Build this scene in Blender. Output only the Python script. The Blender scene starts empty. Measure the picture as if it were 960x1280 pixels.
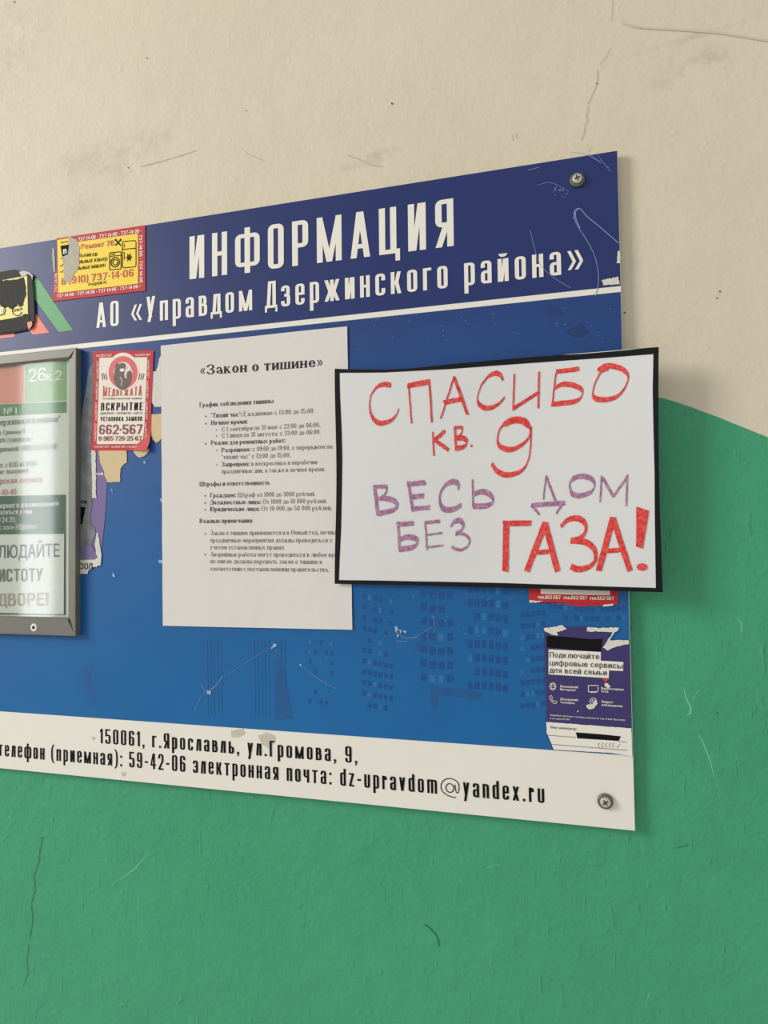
import bpy, bmesh, math, random
from mathutils import Vector, Matrix
random.seed(7)
sc = bpy.context.scene
COL = sc.collection

# ------------------------------------------------------------------ camera, sky, lamps, exposure
F_PX = 856.06
YAW, PITCH, ROLL = 0.2769, 0.0351, 0.0135
Z0 = 1.75
CAM = Vector((0.4249, -0.6342, Z0 - 0.2059))
R = Matrix.Rotation(YAW, 3, 'Z') @ Matrix.Rotation(PITCH, 3, 'X') @ Matrix.Rotation(ROLL, 3, 'Y')
cam = bpy.data.cameras.new('camera')
cam_o = bpy.data.objects.new('camera', cam); COL.objects.link(cam_o)
cam.sensor_fit = 'HORIZONTAL'; cam.sensor_width = 36.0; cam.lens = F_PX * 36.0 / 960.0
cam.clip_start = 0.02
m3 = Matrix((R.col[0], R.col[2], -R.col[1])).transposed()
cam_o.matrix_world = Matrix.Translation(CAM) @ m3.to_4x4()
sc.camera = cam_o

w = bpy.data.worlds.new('stairwell_daylight'); sc.world = w; w.use_nodes = True
w.node_tree.nodes['Background'].inputs[0].default_value = (1.0, 0.985, 0.96, 1)
w.node_tree.nodes['Background'].inputs[1].default_value = 0.60

def area(name, loc, target, sx, sy, power, color):
    l = bpy.data.lights.new(name, 'AREA'); l.shape = 'RECTANGLE'; l.size = sx; l.size_y = sy
    l.energy = power; l.color = color
    o = bpy.data.objects.new(name, l); COL.objects.link(o); o.location = loc
    o.rotation_euler = (Vector(target) - Vector(loc)).to_track_quat('-Z', 'Y').to_euler()
    return o
area('window_daylight', (-4.3, -2.7, 3.5), (0.2, 0, 1.6), 1.5, 1.9, 232, (1.0, 0.975, 0.94))
area('door_gap_daylight', (-1.95, -1.95, 1.80), (-0.155, 0, 1.6), 0.13, 1.5, 4.2, (0.95, 0.98, 1.0))
sc.view_settings.view_transform = 'Standard'; sc.view_settings.look = 'None'
sc.view_settings.exposure = 0.0; sc.view_settings.gamma = 1.0
sc.view_settings.use_curve_mapping = False

# ------------------------------------------------------------------ helpers
WALL_Y = 0.008
def W(p, y=0.0):
    """photo pixel -> the real point where its sight line meets the upright plane at distance y"""
    d = R @ Vector(((p[0] - 480.0) / F_PX, 1.0, -(p[1] - 640.0) / F_PX))
    t = (y - CAM.y) / d.y
    return CAM + d * t

def lin(c):
    return tuple(((v / 255) / 12.92 if v / 255 <= 0.04045 else ((v / 255 + 0.055) / 1.055) ** 2.4) for v in c) + (1,)

def mat(name, rgb, rough=0.7, metal=0.0, mottle=0.06, scale=60.0, bump=0.0, bscale=300.0, spec=0.4, coat=0.0):
    m = bpy.data.materials.new(name); m.use_nodes = True
    nt = m.node_tree; b = nt.nodes['Principled BSDF']
    b.inputs['Roughness'].default_value = rough; b.inputs['Metallic'].default_value = metal
    b.inputs['Specular IOR Level'].default_value = spec
    if coat: b.inputs['Coat Weight'].default_value = coat; b.inputs['Coat Roughness'].default_value = 0.25
    tc = nt.nodes.new('ShaderNodeTexCoord')
    n = nt.nodes.new('ShaderNodeTexNoise'); n.inputs['Scale'].default_value = scale; n.inputs['Detail'].default_value = 5
    nt.links.new(tc.outputs['Object'], n.inputs['Vector'])
    mx = nt.nodes.new('ShaderNodeMix'); mx.data_type = 'RGBA'
    c = lin(rgb)
    mx.inputs['A'].default_value = tuple(v * (1 - mottle) for v in c[:3]) + (1,)
    mx.inputs['B'].default_value = tuple(min(1, v * (1 + mottle)) for v in c[:3]) + (1,)
    nt.links.new(n.outputs['Fac'], mx.inputs['Factor'])
    nt.links.new(mx.outputs['Result'], b.inputs['Base Color'])
    if bump:
        n2 = nt.nodes.new('ShaderNodeTexNoise'); n2.inputs['Scale'].default_value = bscale; n2.inputs['Detail'].default_value = 4
        nt.links.new(tc.outputs['Object'], n2.inputs['Vector'])
        bp = nt.nodes.new('ShaderNodeBump'); bp.inputs['Strength'].default_value = bump; bp.inputs['Distance'].default_value = 0.002
        nt.links.new(n2.outputs['Fac'], bp.inputs['Height']); nt.links.new(bp.outputs['Normal'], b.inputs['Normal'])
    return m

class MB:
    """collects polygons, then links them as ONE mesh object"""
    def __init__(s, stack=False): s.v = []; s.f = []; s.stack = stack
    def poly(s, pts):
        i = len(s.v); s.v += [tuple(p) for p in pts]; s.f.append(list(range(i, i + len(pts))))
    def mesh(s, verts, faces):
        i = len(s.v); s.v += [tuple(p) for p in verts]; s.f += [[k + i for k in f] for f in faces]
    def slab(s, pts, th):
        """closed sheet: front outline pts, back th further from the viewer side"""
        n = len(pts); i = len(s.v)
        s.v += [tuple(p) for p in pts] + [(p[0], p[1] + th, p[2]) for p in pts]
        s.f.append([i + k for k in range(n)]); s.f.append([i + n + k for k in reversed(range(n))])
        for k in range(n):
            s.f.append([i + k, i + n + k, i + n + (k + 1) % n, i + (k + 1) % n])
    def build(s, name, material, parent=None, smooth=False, facing=False):
        if s.stack:
            for k, f in enumerate(s.f):
                for i in f: x_, y_, z_ = s.v[i]; s.v[i] = (x_, y_ - 1.5e-6 * (k % 160), z_)
        me = bpy.data.meshes.new(name); me.from_pydata(s.v, [], s.f); me.validate()
        bm = bmesh.new(); bm.from_mesh(me)
        if facing:
            bm.normal_update()
            fl = [f for f in bm.faces if f.normal.y > 0]
            if fl: bmesh.ops.reverse_faces(bm, faces=fl)
        else:
            bmesh.ops.recalc_face_normals(bm, faces=bm.faces)
        bm.to_mesh(me); bm.free()
        if smooth:
            for p in me.polygons: p.use_smooth = True
        me.materials.append(material)
        o = bpy.data.objects.new(name, me); COL.objects.link(o)
        if parent is not None:
            o.parent = parent; o.location = (0, 0, 0) if parent.parent else -Vector(parent.location)
        return o

def tag(o, label, cat, group=None):
    o['label'] = label; o['category'] = cat
    if group: o['group'] = group
    return o
def thing(name, loc, label, cat, group=None):
    o = bpy.data.objects.new(name, None); COL.objects.link(o); o.location = loc; o.empty_display_size = 0.02
    return tag(o, label, cat, group)
def structure(o):
    o['kind'] = 'structure'; return o

def P(pts, y): return [W(p, y) for p in pts]
def zoom(ox, oy, s): return lambda x, y: (ox + x / s, oy + y / s)

# ------------------------------------------------------------------ own lettering: condensed poster face and book face
class Face:
    def __init__(s, S, H, wl, wc, xh, rx, ry, tr, space, serif=0.0, ser_h=0.035, diag=None, thin=None):
        s.S, s.H, s.wl, s.wc, s.xh, s.rx, s.ry, s.tr, s.space = S, H, wl, wc, xh, rx, ry, tr, space
        s.serif, s.sh = serif, ser_h; s.diag = diag or S; s.thin = thin or S
        s.cache = {}
COND = Face(.128, .095, .335, .36, .775, .13, .13, .19, .34)
SERIF = Face(.13, .055, .60, .80, .68, 9, 9, .09, .40, serif=.075, diag=.13, thin=.06)
SERIFB = Face(.20, .07, .64, .84, .69, 9, 9, .09, .40, serif=.06, ser_h=.045, diag=.19, thin=.09)

SANS = Face(.135, .115, .50, .60, .74, .24, .30, .13, .32)
SANSB = Face(.19, .15, .52, .62, .75, .24, .30, .11, .30)
OWN = set(' абвгдежзийклмнопрстуфхцчшщъыьэюяАБВГДЕЖЗИКЛМНОПРСТУФХЦЧШЩЫЬЭЮЯ0123456789.,:-()"!«»•dzurvnmoaxepyRTU@')
class Pen:
    def __init__(s, f): s.f = f; s.p = []
    def rect(s, x0, y0, x1, y1): s.p.append([(x0, y0), (x1, y0), (x1, y1), (x0, y1)])
    def V(s, x, y0, y1, a=1, b=1, t=None):
        f = s.f; t = t or f.S
        s.rect(x, y0, x + t, y1)
        if f.serif:
            if a: s.rect(x - f.serif, y0, x + t + f.serif, y0 + f.sh)
            if b: s.rect(x - f.serif, y1 - f.sh, x + t + f.serif, y1)
    def B(s, y, x0, x1): s.rect(x0, y, x1, y + s.f.H)
    def D(s, x0, y0, x1, y1, t=None, a=0, b=0):
        f = s.f; t = t or f.diag
        s.p.append([(x0, y0), (x0 + t, y0), (x1 + t, y1), (x1, y1)])
        if f.serif:
            if a: s.rect(x0 - f.serif, y0, x0 + t + f.serif, y0 + f.sh)
            if b: s.rect(x1 - f.serif, y1 - f.sh, x1 + t + f.serif, y1)
    def path(s, pts, side, closed=False):
        f = s.f; n = len(pts)
        seg = []
        cnt = n if closed else n - 1
        for i in range(cnt):
            a, b = pts[i], pts[(i + 1) % n]
            L = math.hypot(b[0] - a[0], b[1] - a[1]); d = ((b[0] - a[0]) / L, (b[1] - a[1]) / L)
            nn = (-d[1] * side, d[0] * side); th = f.S if abs(d[1]) > .5 else f.H
            seg.append((d, nn, th, L))
        out, inn = [], []
        def sp(i):
            p = pts[i]
            if not closed and (i == 0 or i == n - 1):
                d, nn, th, L = seg[0] if i == 0 else seg[-1]
                out.append(p); inn.append((p[0] + nn[0] * th, p[1] + nn[1] * th)); return
            A, Bs = seg[i - 1], seg[i % cnt]
            def lim(S_, other_corner): 
                r = f.ry if abs(S_[0][1]) > .5 else f.rx
                return min(r, S_[3] * (.5 if other_corner else 1.0))
            ca = closed or (i - 1) > 0; cb = closed or (i + 1) < n - 1
            ai, ao = lim(A, ca), lim(Bs, cb)
            q = (p[0] + A[1][0] * A[2] + Bs[1][0] * Bs[2], p[1] + A[1][1] * A[2] + Bs[1][1] * Bs[2])
            for base, ri, ro, dst in ((p, ai, ao, out), (q, max(ai - Bs[2], .004), max(ao - A[2], .004), inn)):
                C = (base[0] - A[0][0] * ri + Bs[0][0] * ro, base[1] - A[0][1] * ri + Bs[0][1] * ro)
                for k in range(7):
                    t = math.pi / 2 * k / 6
                    dst.append((C[0] + A[0][0] * ri * math.sin(t) - Bs[0][0] * ro * math.cos(t),
                                C[1] + A[0][1] * ri * math.sin(t) - Bs[0][1] * ro * math.cos(t)))
        for i in range(n): sp(i)
        m = len(out)
        for i in range(m if closed else m - 1):
            j = (i + 1) % m
            s.p.append([out[i], out[j], inn[j], inn[i]])
    def O(s, x0, y0, x1, y1): s.path([(x0, y0), (x1, y0), (x1, y1), (x0, y1)], 1, True)

LOWCAP = 'вгджзиклмнопстхцчшщъыьэюя'
def glyph(f, ch):
    if ch in f.cache: return f.cache[ch]
    g = Pen(f); S, H = f.S, f.H
    low = ch.islower(); h = f.xh if low else 1.0; w = f.wl if low else f.wc
    D_ = f.diag; c = ch.lower(); ds = .27
    cap = not low
    if ch.isdigit(): w = f.wc if not f.serif else .58
    if c in 'ий' or ch == 'N':
        g.V(0, 0, h); g.V(w - S, 0, h)
        if f.serif: g.D(S * .5, .1 * h, w - S * .9, .9 * h, f.thin * 1.3)
        else: g.D(S * .5, 0, w - 1.28 * S, h, S * .78)
        if c == 'й': g.path([(.1 * w, h + .17), (.1 * w, h + .06), (.9 * w, h + .06), (.9 * w, h + .17)], 1) if not f.serif else g.rect(.25 * w, h + .1, .75 * w, h + .17)
    elif c == 'н': g.V(0, 0, h); g.V(w - S, 0, h); g.B(h * .5 - H * .4, 0, w)
    elif c == 'п': g.V(0, 0, h); g.V(w - S, 0, h); g.B(h - H, 0, w)
    elif c == 'т' or ch == 'T':
        w *= .98; g.V(w / 2 - S / 2, 0, h, 1, 0); g.B(h - H, 0, w)
        if f.serif: g.rect(0, h * .76, H, h); g.rect(w - H, h * .76, w, h)
    elif c == 'г':
        w *= .82; g.V(0, 0, h, 1, 0); g.B(h - H, -f.serif, w)
        if f.serif: g.rect(w - H, h * .74, w, h)
    elif c in 'лд':
        x = .2 * w if not f.serif else .26 * w
        b = H if c == 'д' else 0
        g.V(w - S, 0, h, c == 'л', 1); g.B(h - H, x, w)
        g.D(.03 * w, 0, x, h, f.thin if f.serif else S, c == 'л', 0)
        if c == 'д':
            g.B(0, -.05, w + .05); q = H if f.serif else S * .62
            g.rect(-.05, -.15, -.05 + q, .02); g.rect(w + .05 - q, -.15, w + .05, .02)
    elif c in 'цщ':
        if c == 'щ': w *= 1.5; g.V(w / 2 - S / 2, 0, h)
        g.V(0, 0, h); g.V(w - S, 0, h); g.B(0, 0, w + .07); g.rect(w + .07 - max(H, S * .6), -.16, w + .07, .02); w += .05
    elif c == 'ш': w *= 1.5; g.V(0, 0, h); g.V(w - S, 0, h); g.V(w / 2 - S / 2, 0, h); g.B(0, 0, w)
    elif c == 'м' :
        w *= 1.5 if not f.serif else 1.25
        g.V(0, 0, h, 1, 1, f.thin if f.serif else S); g.V(w - S, 0, h)
        t = S * .95
        g.D(w / 2 - t / 2, 0 if not f.serif else .05, 0, h, t); g.D(w / 2 - t / 2, 0 if not f.serif else .05, w - (t if not f.serif else S), h, t if not f.serif else f.thin)
    elif c == 'к':
        g.V(0, 0, h); g.D(S * .9, h * .42, w - S * .95, h, f.thin if f.serif else S, 0, 1); g.D(w - S * .9, 0, S * .95, h * .56, D_, 1, 0); w += .02
    elif c == 'ж':
        w *= 1.6; x = w / 2 - S / 2; g.V(x, 0, h); t = f.thin if f.serif else S
        g.D(x + S * .5, h * .45, w - t, h, t, 0, 0); g.D(w - D_, 0, x + S * .3, h * .55, D_, 1, 0)
        g.D(x + S * .5 - t, h * .45, 0, h, t); g.D(0, 0, x + S * .7 - D_, h * .55, D_, 1, 0)
    elif c == 'х' or ch == 'x':
        g.D(0, 0, w - D_, h, f.thin if f.serif else D_, 1, 1); g.D(w - D_, 0, 0, h, D_, 1, 1)
    elif c == 'у' or ch == 'y':
        b = 0 if cap else -ds
        yj = h * .22 if low else .3
        g.D(w / 2 - D_ * .6, yj - .12, 0, h, D_, 0, 1)
        g.D(.1 * w, b, w - (f.thin if f.serif else D_), h, f.thin if f.serif else D_, 0, 1)
    elif ch == 'v':
        g.D(w / 2 - D_ * .5, 0, 0, h, D_); g.D(w / 2 - D_ * .5, 0, w - D_, h, D_)
    elif ch == 'z': w *= .9; g.B(0, 0, w); g.B(h - H, 0, w); g.D(0, H * .5, w - S, h - H * .5)
    elif c in 'ьыъ':
        w0 = w
        g.V(0, 0, h, 0, 1); g.path([(0, .57 * h), (w, .57 * h), (w, 0), (0, 0)], -1)
        if c == 'ы': g.V(w + .13, 0, h); w = w + .13 + S
    elif c == 'в':
        g.V(0, 0, h, 0, 0); g.path([(-f.serif, h), (w * .93, h), (w * .93, h * .48), (0, h * .48)], -1); g.path([(0, .48 * h + H), (w, .48 * h + H), (w, 0), (-f.serif, 0)], -1)
    elif ch == 'б':
        g.O(0, 0, w, h * .92); g.path([(0, h * .4), (0, 1.0), (w * .95, 1.0)], -1)
    elif ch == 'Б':
        g.V(0, 0, 1, 0, 0); g.B(1 - H, -f.serif, w * .9); g.path([(0, .58), (w, .58), (w, 0), (-f.serif, 0)], -1)
    elif c == 'з' or ch == '3':
        g.path([(0, h * .74), (0, h), (w * .95, h), (w * .95, h * .47), (w * .35, h * .47)], -1)
        g.path([(w * .35, .47 * h + H), (w, .47 * h + H), (w, 0), (0, 0), (0, .27 * h)], -1)
    elif c == 'э':
        g.path([(0, h * .72), (0, h), (w, h), (w, 0), (0, 0), (0, .28 * h)], -1); g.B(h * .5 - H / 2, .3 * w, w - S * .5)
    elif c == 'с': g.path([(w, .68 * h), (w, h), (0, h), (0, 0), (w, 0), (w, .32 * h)], 1)
    elif c == 'о' or ch == '0' or ch == 'o':
        if cap and f.serif and not ch.isdigit(): w *= 1.1
        g.O(0, 0, w, h)
    elif c == 'ю':
        g.V(0, 0, h); x = S + .1; g.B(h / 2 - H / 2, 0, x + S * .5); g.O(x, 0, x + w, h); w = x + w
    elif c == 'я':
        g.V(w - S, 0, h); g.path([(w, h), (0, h), (0, .42 * h), (w, .42 * h)], 1); g.D(0, 0, w * .42, .46 * h, D_, 1, 0)
    elif ch in 'рp': g.V(0, -ds, h, 1, 0); g.path([(0, h), (w, h), (w, 0), (0, 0)], -1)
    elif ch == 'R': g.V(0, 0, 1, 1, 0); g.path([(0, 1), (w, 1), (w, .42), (0, .42)], -1); g.D(w - S, 0, w * .35, .46, S)
    elif ch == 'U': g.path([(0, 1), (0, 0), (w, 0), (w, 1)], 1)
    elif ch == '•': w = .22; g.rect(0, .3, .22, .52)
    elif ch == 'Р': g.V(0, 0, 1, 1, 0); g.path([(-f.serif, 1), (w, 1), (w, .40), (0, .40)], -1)
    elif c == 'ф':
        w *= 1.6; 
        if low: g.O(0, 0, w, h); g.V(w / 2 - S / 2, -ds, 1)
        else: g.O(0, .13, w, .88); g.V(w / 2 - S / 2, -.02, 1.02)
    elif ch in 'аa':
        g.path([(0, .7 * h), (0, h), (w, h), (w, 0)], -1); g.path([(w, .57 * h), (0, .57 * h), (0, 0), (w, 0)], 1)
        if f.serif: g.rect(w - S, 0, w + f.serif, f.sh)
    elif ch in 'еeё': g.path([(w, .3 * h), (w, 0), (0, 0), (0, h), (w, h), (w, .46 * h)], -1); g.B(.46 * h, S * .5, w - S * .3)
    elif ch == 'А':
        w *= 1.15; t = f.thin if f.serif else S
        g.D(0, 0, w / 2 - t * .62, 1, t, 1, 0); g.D(w - S, 0, w / 2 - S * .45, 1, S, 1, 0); g.B(.2, .16 * w, .84 * w)
    elif ch == 'Е': w *= .9; g.V(0, 0, 1); g.B(0, 0, w); g.B(1 - H, 0, w); g.B(.5 - H / 2, 0, w * .88)
    elif c == 'ч': g.V(w - S, 0, h); g.path([(0, h), (0, .38 * h), (w, .38 * h)], 1)
    elif ch == '1': w = (.2 if f.S < .13 else .16 + S) if not f.serif else .3; g.V(w - S if not f.serif else .08, 0, 1, 1, 0); g.D(w - S - .09 if not f.serif else .0, .78, w - S if not f.serif else .08, .98, S * .8)
    elif ch == '2':
        g.path([(0, .7), (0, 1), (w, 1), (w, .5)], -1); g.D(0, H * .6, w - S, .56, S); g.B(0, 0, w)
    elif ch == '4': g.V(w - S * 1.4, 0, 1, 1, 0); g.D(0, .28, w - S * 1.6, 1, S * .7); g.B(.22, 0, w + .02)
    elif ch == '5': g.B(1 - H, 0, w * .95); g.rect(0, .5, S * .9, 1); g.path([(0, .62), (w, .62), (w, 0), (0, 0), (0, .27)], -1)
    elif ch == '6': g.O(0, 0, w, .6); g.path([(0, .3), (0, 1), (w, 1), (w, .73)], -1)
    elif ch == '9': g.O(0, .4, w, 1); g.path([(w, .7), (w, 0), (0, 0), (0, .27)], -1)
    elif ch == '7': g.B(1 - H, 0, w); g.D(w * .2, 0, w - S, 1 - H * .5, S)
    elif ch == '8': g.O(0, 0, w, .55); g.O(.02, .55 - H, w - .02, 1)
    elif ch == 'd': g.V(w - S, 0, 1); g.path([(w, h), (0, h), (0, 0), (w, 0)], 1)
    elif ch == 'u': g.path([(0, h), (0, 0), (w, 0), (w, h)], 1)
    elif ch == 'r': w *= .78; g.V(0, 0, h); g.path([(0, h), (w, h), (w, .7 * h)], -1)
    elif ch == 'n': g.V(0, 0, h); g.path([(0, h), (w, h), (w, 0)], -1)
    elif ch == 'm':
        g.V(0, 0, h); g.path([(0, h), (w, h), (w, 0)], -1); g.path([(w - S, h), (2 * w - S, h), (2 * w - S, 0)], -1); w = 2 * w - S
    elif ch == '@':
        f2 = Face(.05, .05, .3, .3, .7, 9, 9, .1, .3); q = Pen(f2); w = 1.05
        q.path([(w * .8, -.15), (0, -.15), (0, .95), (w, .95), (w, .12), (w * .74, .12), (w * .74, .6)], -1)
        q.O(w * .26, .12, w * .72, .66); g.p += q.p
    elif ch == '.': w = S; g.rect(0, 0, S, S * 1.1)
    elif ch == ',': w = S; g.rect(0, 0, S, S * 1.1); g.D(0, -S * 1.1, S * .35, 0, S * .55)
    elif ch == ':': w = S; g.rect(0, .0, S, S * 1.1); g.rect(0, f.xh * .72, S, f.xh * .72 + S * 1.1)
    elif ch == '-': w = .22; g.rect(0, .36, w, .36 + H * 1.15)
    elif ch in '()':
        w = .17 + S * .4; q = 1 if ch == '(' else -1; x0, x1 = (w, 0) if ch == '(' else (0, w)
        k = Pen(Face(S * .85, .07, .3, .3, .7, w * .95, .5, .1, .3)); k.path([(x0, 1.08), (x1, 1.08), (x1, -.18), (x0, -.18)], q); g.p += k.p
    elif ch in '«»':
        q = f.xh; e = .22 if f.serif else .2; t = .1; z = .12
        for k in (0, 1):
            x = k * e * 1.05
            if ch == '«': g.D(x, q / 2, x + e * .75, q - z * .2, t); g.D(x + e * .75, z, x, q / 2, t)
            else: g.D(x + e * .75, q / 2, x, q - z * .2, t); g.D(x, z, x + e * .75, q / 2, t)
        w = e * 1.05 + e * .75 + t
    elif ch == '"': w = .26; g.rect(.02, .66, .1, 1); g.rect(.17, .66, .25, 1)
    elif ch == '!': w = S; g.rect(0, 0, S, S); g.rect(0, .27, S, 1)
    f.cache[ch] = (g.p, w)
    return f.cache[ch]

def own_polys(text, f, fb=None):
    """polygons in cap-height units, '*' toggles the bold face; returns polys, total width"""
    x = 0; out = []; cur = f; first = True
    for ch in text:
        if ch == '*': cur = fb if cur is f else f; continue
        if ch == ' ': x += cur.space; continue
        p, w = glyph(cur, ch)
        e = cur.serif
        for q in p: out.append([(x + e + a, b) for a, b in q])
        x += w + cur.tr + e * 1.4
    return out, x - cur.tr

_tmp = {}
def sans_polys(text, bold=0.0, res=3):
    """Blender's built-in sans; polygons in cap-height units"""
    k = (text, bold)
    if k in _tmp: return _tmp[k]
    c = bpy.data.curves.new('t', 'FONT'); c.body = text; c.resolution_u = res; c.size = 1
    o = bpy.data.objects.new('t', c); COL.objects.link(o)
    dg = bpy.context.evaluated_depsgraph_get(); dg.update()
    me = bpy.data.meshes.new_from_object(o.evaluated_get(dg))
    cap = 0.727
    vs = [v.co.copy() for v in me.vertices]
    x0 = min(v.x for v in vs); x1 = max(v.x for v in vs)
    polys = [[((vs[i].x - x0) / cap, vs[i].y / cap) for i in p.vertices] for p in me.polygons]
    bpy.data.objects.remove(o); bpy.data.curves.remove(c); bpy.data.meshes.remove(me)
    _tmp[k] = (polys, (x1 - x0) / cap)
    return _tmp[k]

def write(mb, text, p0, p1, hpx, y, face='sans', bold=0.0, surf=None, turn=None, warp=None):
    """a line of print from baseline point p0 to p1 (photo pixels), cap height hpx, on the plane y"""
    if face == 'sans' and set(text) <= OWN:
        polys, tw = own_polys(text, SANSB if bold > .012 else SANS)
    elif face == 'sans':
        polys, tw = sans_polys(text)
        if bold:
            bo = bold * 1.3; polys = [[(u + du + bo, v + dv) for u, v in pl] for du, dv in ((-bo, -bo * .5), (bo, -bo * .5), (-bo, bo * .5), (bo, bo * .5), (0, 0)) for pl in polys]; tw += 2 * bo
    elif face == 'cond': polys, tw = own_polys(text, COND, COND)
    elif face == 'serif': polys, tw = own_polys(text, SERIF, SERIFB)
    elif face == 'serifb': polys, tw = own_polys(text, SERIFB, SERIFB)
    a, b = W(p0, y), W(p1, y)
    ex = (b - a); L = ex.length; ex = ex / L
    up = Vector((-ex.z, 0, ex.x))
    mid = ((p0[0] + p1[0]) / 2, (p0[1] + p1[1]) / 2)
    q = turn or (0, -1)
    hm = (W((mid[0] + q[0] * hpx, mid[1] + q[1] * hpx), y) - W(mid, y)).length
    for pl in polys:
        pts = []
        for u, v in pl:
            if warp: v = warp(u / tw, v)
            s = a + ex * (u / tw * L) + up * (v * hm)
            if surf: s.y = y + surf(s.x, s.z)
            pts.append(s)
        mb.poly(pts)

def ribbon(mb, pts, y, wpx, closed=False):
    """a drawn line of width wpx through pixel points on the plane y"""
    n = len(pts); L = []
    for i in range(n):
        a = pts[max(i - 1, 0)] if not closed else pts[i - 1]; b = pts[min(i + 1, n - 1)] if not closed else pts[(i + 1) % n]
        dx, dy = b[0] - a[0], b[1] - a[1]; l = math.hypot(dx, dy) or 1
        ww = wpx[i] if isinstance(wpx, (list, tuple)) else wpx
        L.append(((pts[i][0] - dy / l * ww / 2, pts[i][1] + dx / l * ww / 2), (pts[i][0] + dy / l * ww / 2, pts[i][1] - dx / l * ww / 2)))
    for i in range(n if closed else n - 1):
        j = (i + 1) % n
        mb.poly([W(L[i][0], y), W(L[j][0], y), W(L[j][1], y), W(L[i][1], y)])

def smooth_pts(pts, k=5):
    out = []
    n = len(pts)
    for i in range(n - 1):
        p0, p1, p2, p3 = pts[max(i - 1, 0)], pts[i], pts[i + 1], pts[min(i + 2, n - 1)]
        for s in range(k):
            t = s / k
            out.append(tuple(.5 * (2 * p1[d] + (p2[d] - p0[d]) * t + (2 * p0[d] - 5 * p1[d] + 4 * p2[d] - p3[d]) * t * t + (3 * p1[d] - p0[d] - 3 * p2[d] + p3[d]) * t ** 3) for d in (0, 1)))
    out.append(pts[-1]); return out

def ragged(pts, amp=0.6, step=2.2, seed=1):
    rnd = random.Random(seed); out = []
    n = len(pts)
    for i in range(n):
        a, b = pts[i], pts[(i + 1) % n]; L = math.hypot(b[0] - a[0], b[1] - a[1]); k = max(1, int(L / step))
        for s in range(k):
            t = s / k
            out.append((a[0] + (b[0] - a[0]) * t + rnd.uniform(-amp, amp), a[1] + (b[1] - a[1]) * t + rnd.uniform(-amp, amp)))
    return out

def circle(cx, cy, rx, ry=None, n=32, a0=0, a1=2 * math.pi):
    ry = ry or rx
    full = abs(a1 - a0 - 2 * math.pi) < 1e-6
    m = n if full else n + 1
    return [(cx + rx * math.cos(a0 + (a1 - a0) * i / n), cy + ry * math.sin(a0 + (a1 - a0) * i / n)) for i in range(m)]

def blob(name, pts, y, material, parent):
    m = MB(); m.poly(P(pts, y)); return m.build(name, material, parent, facing=True)

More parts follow.
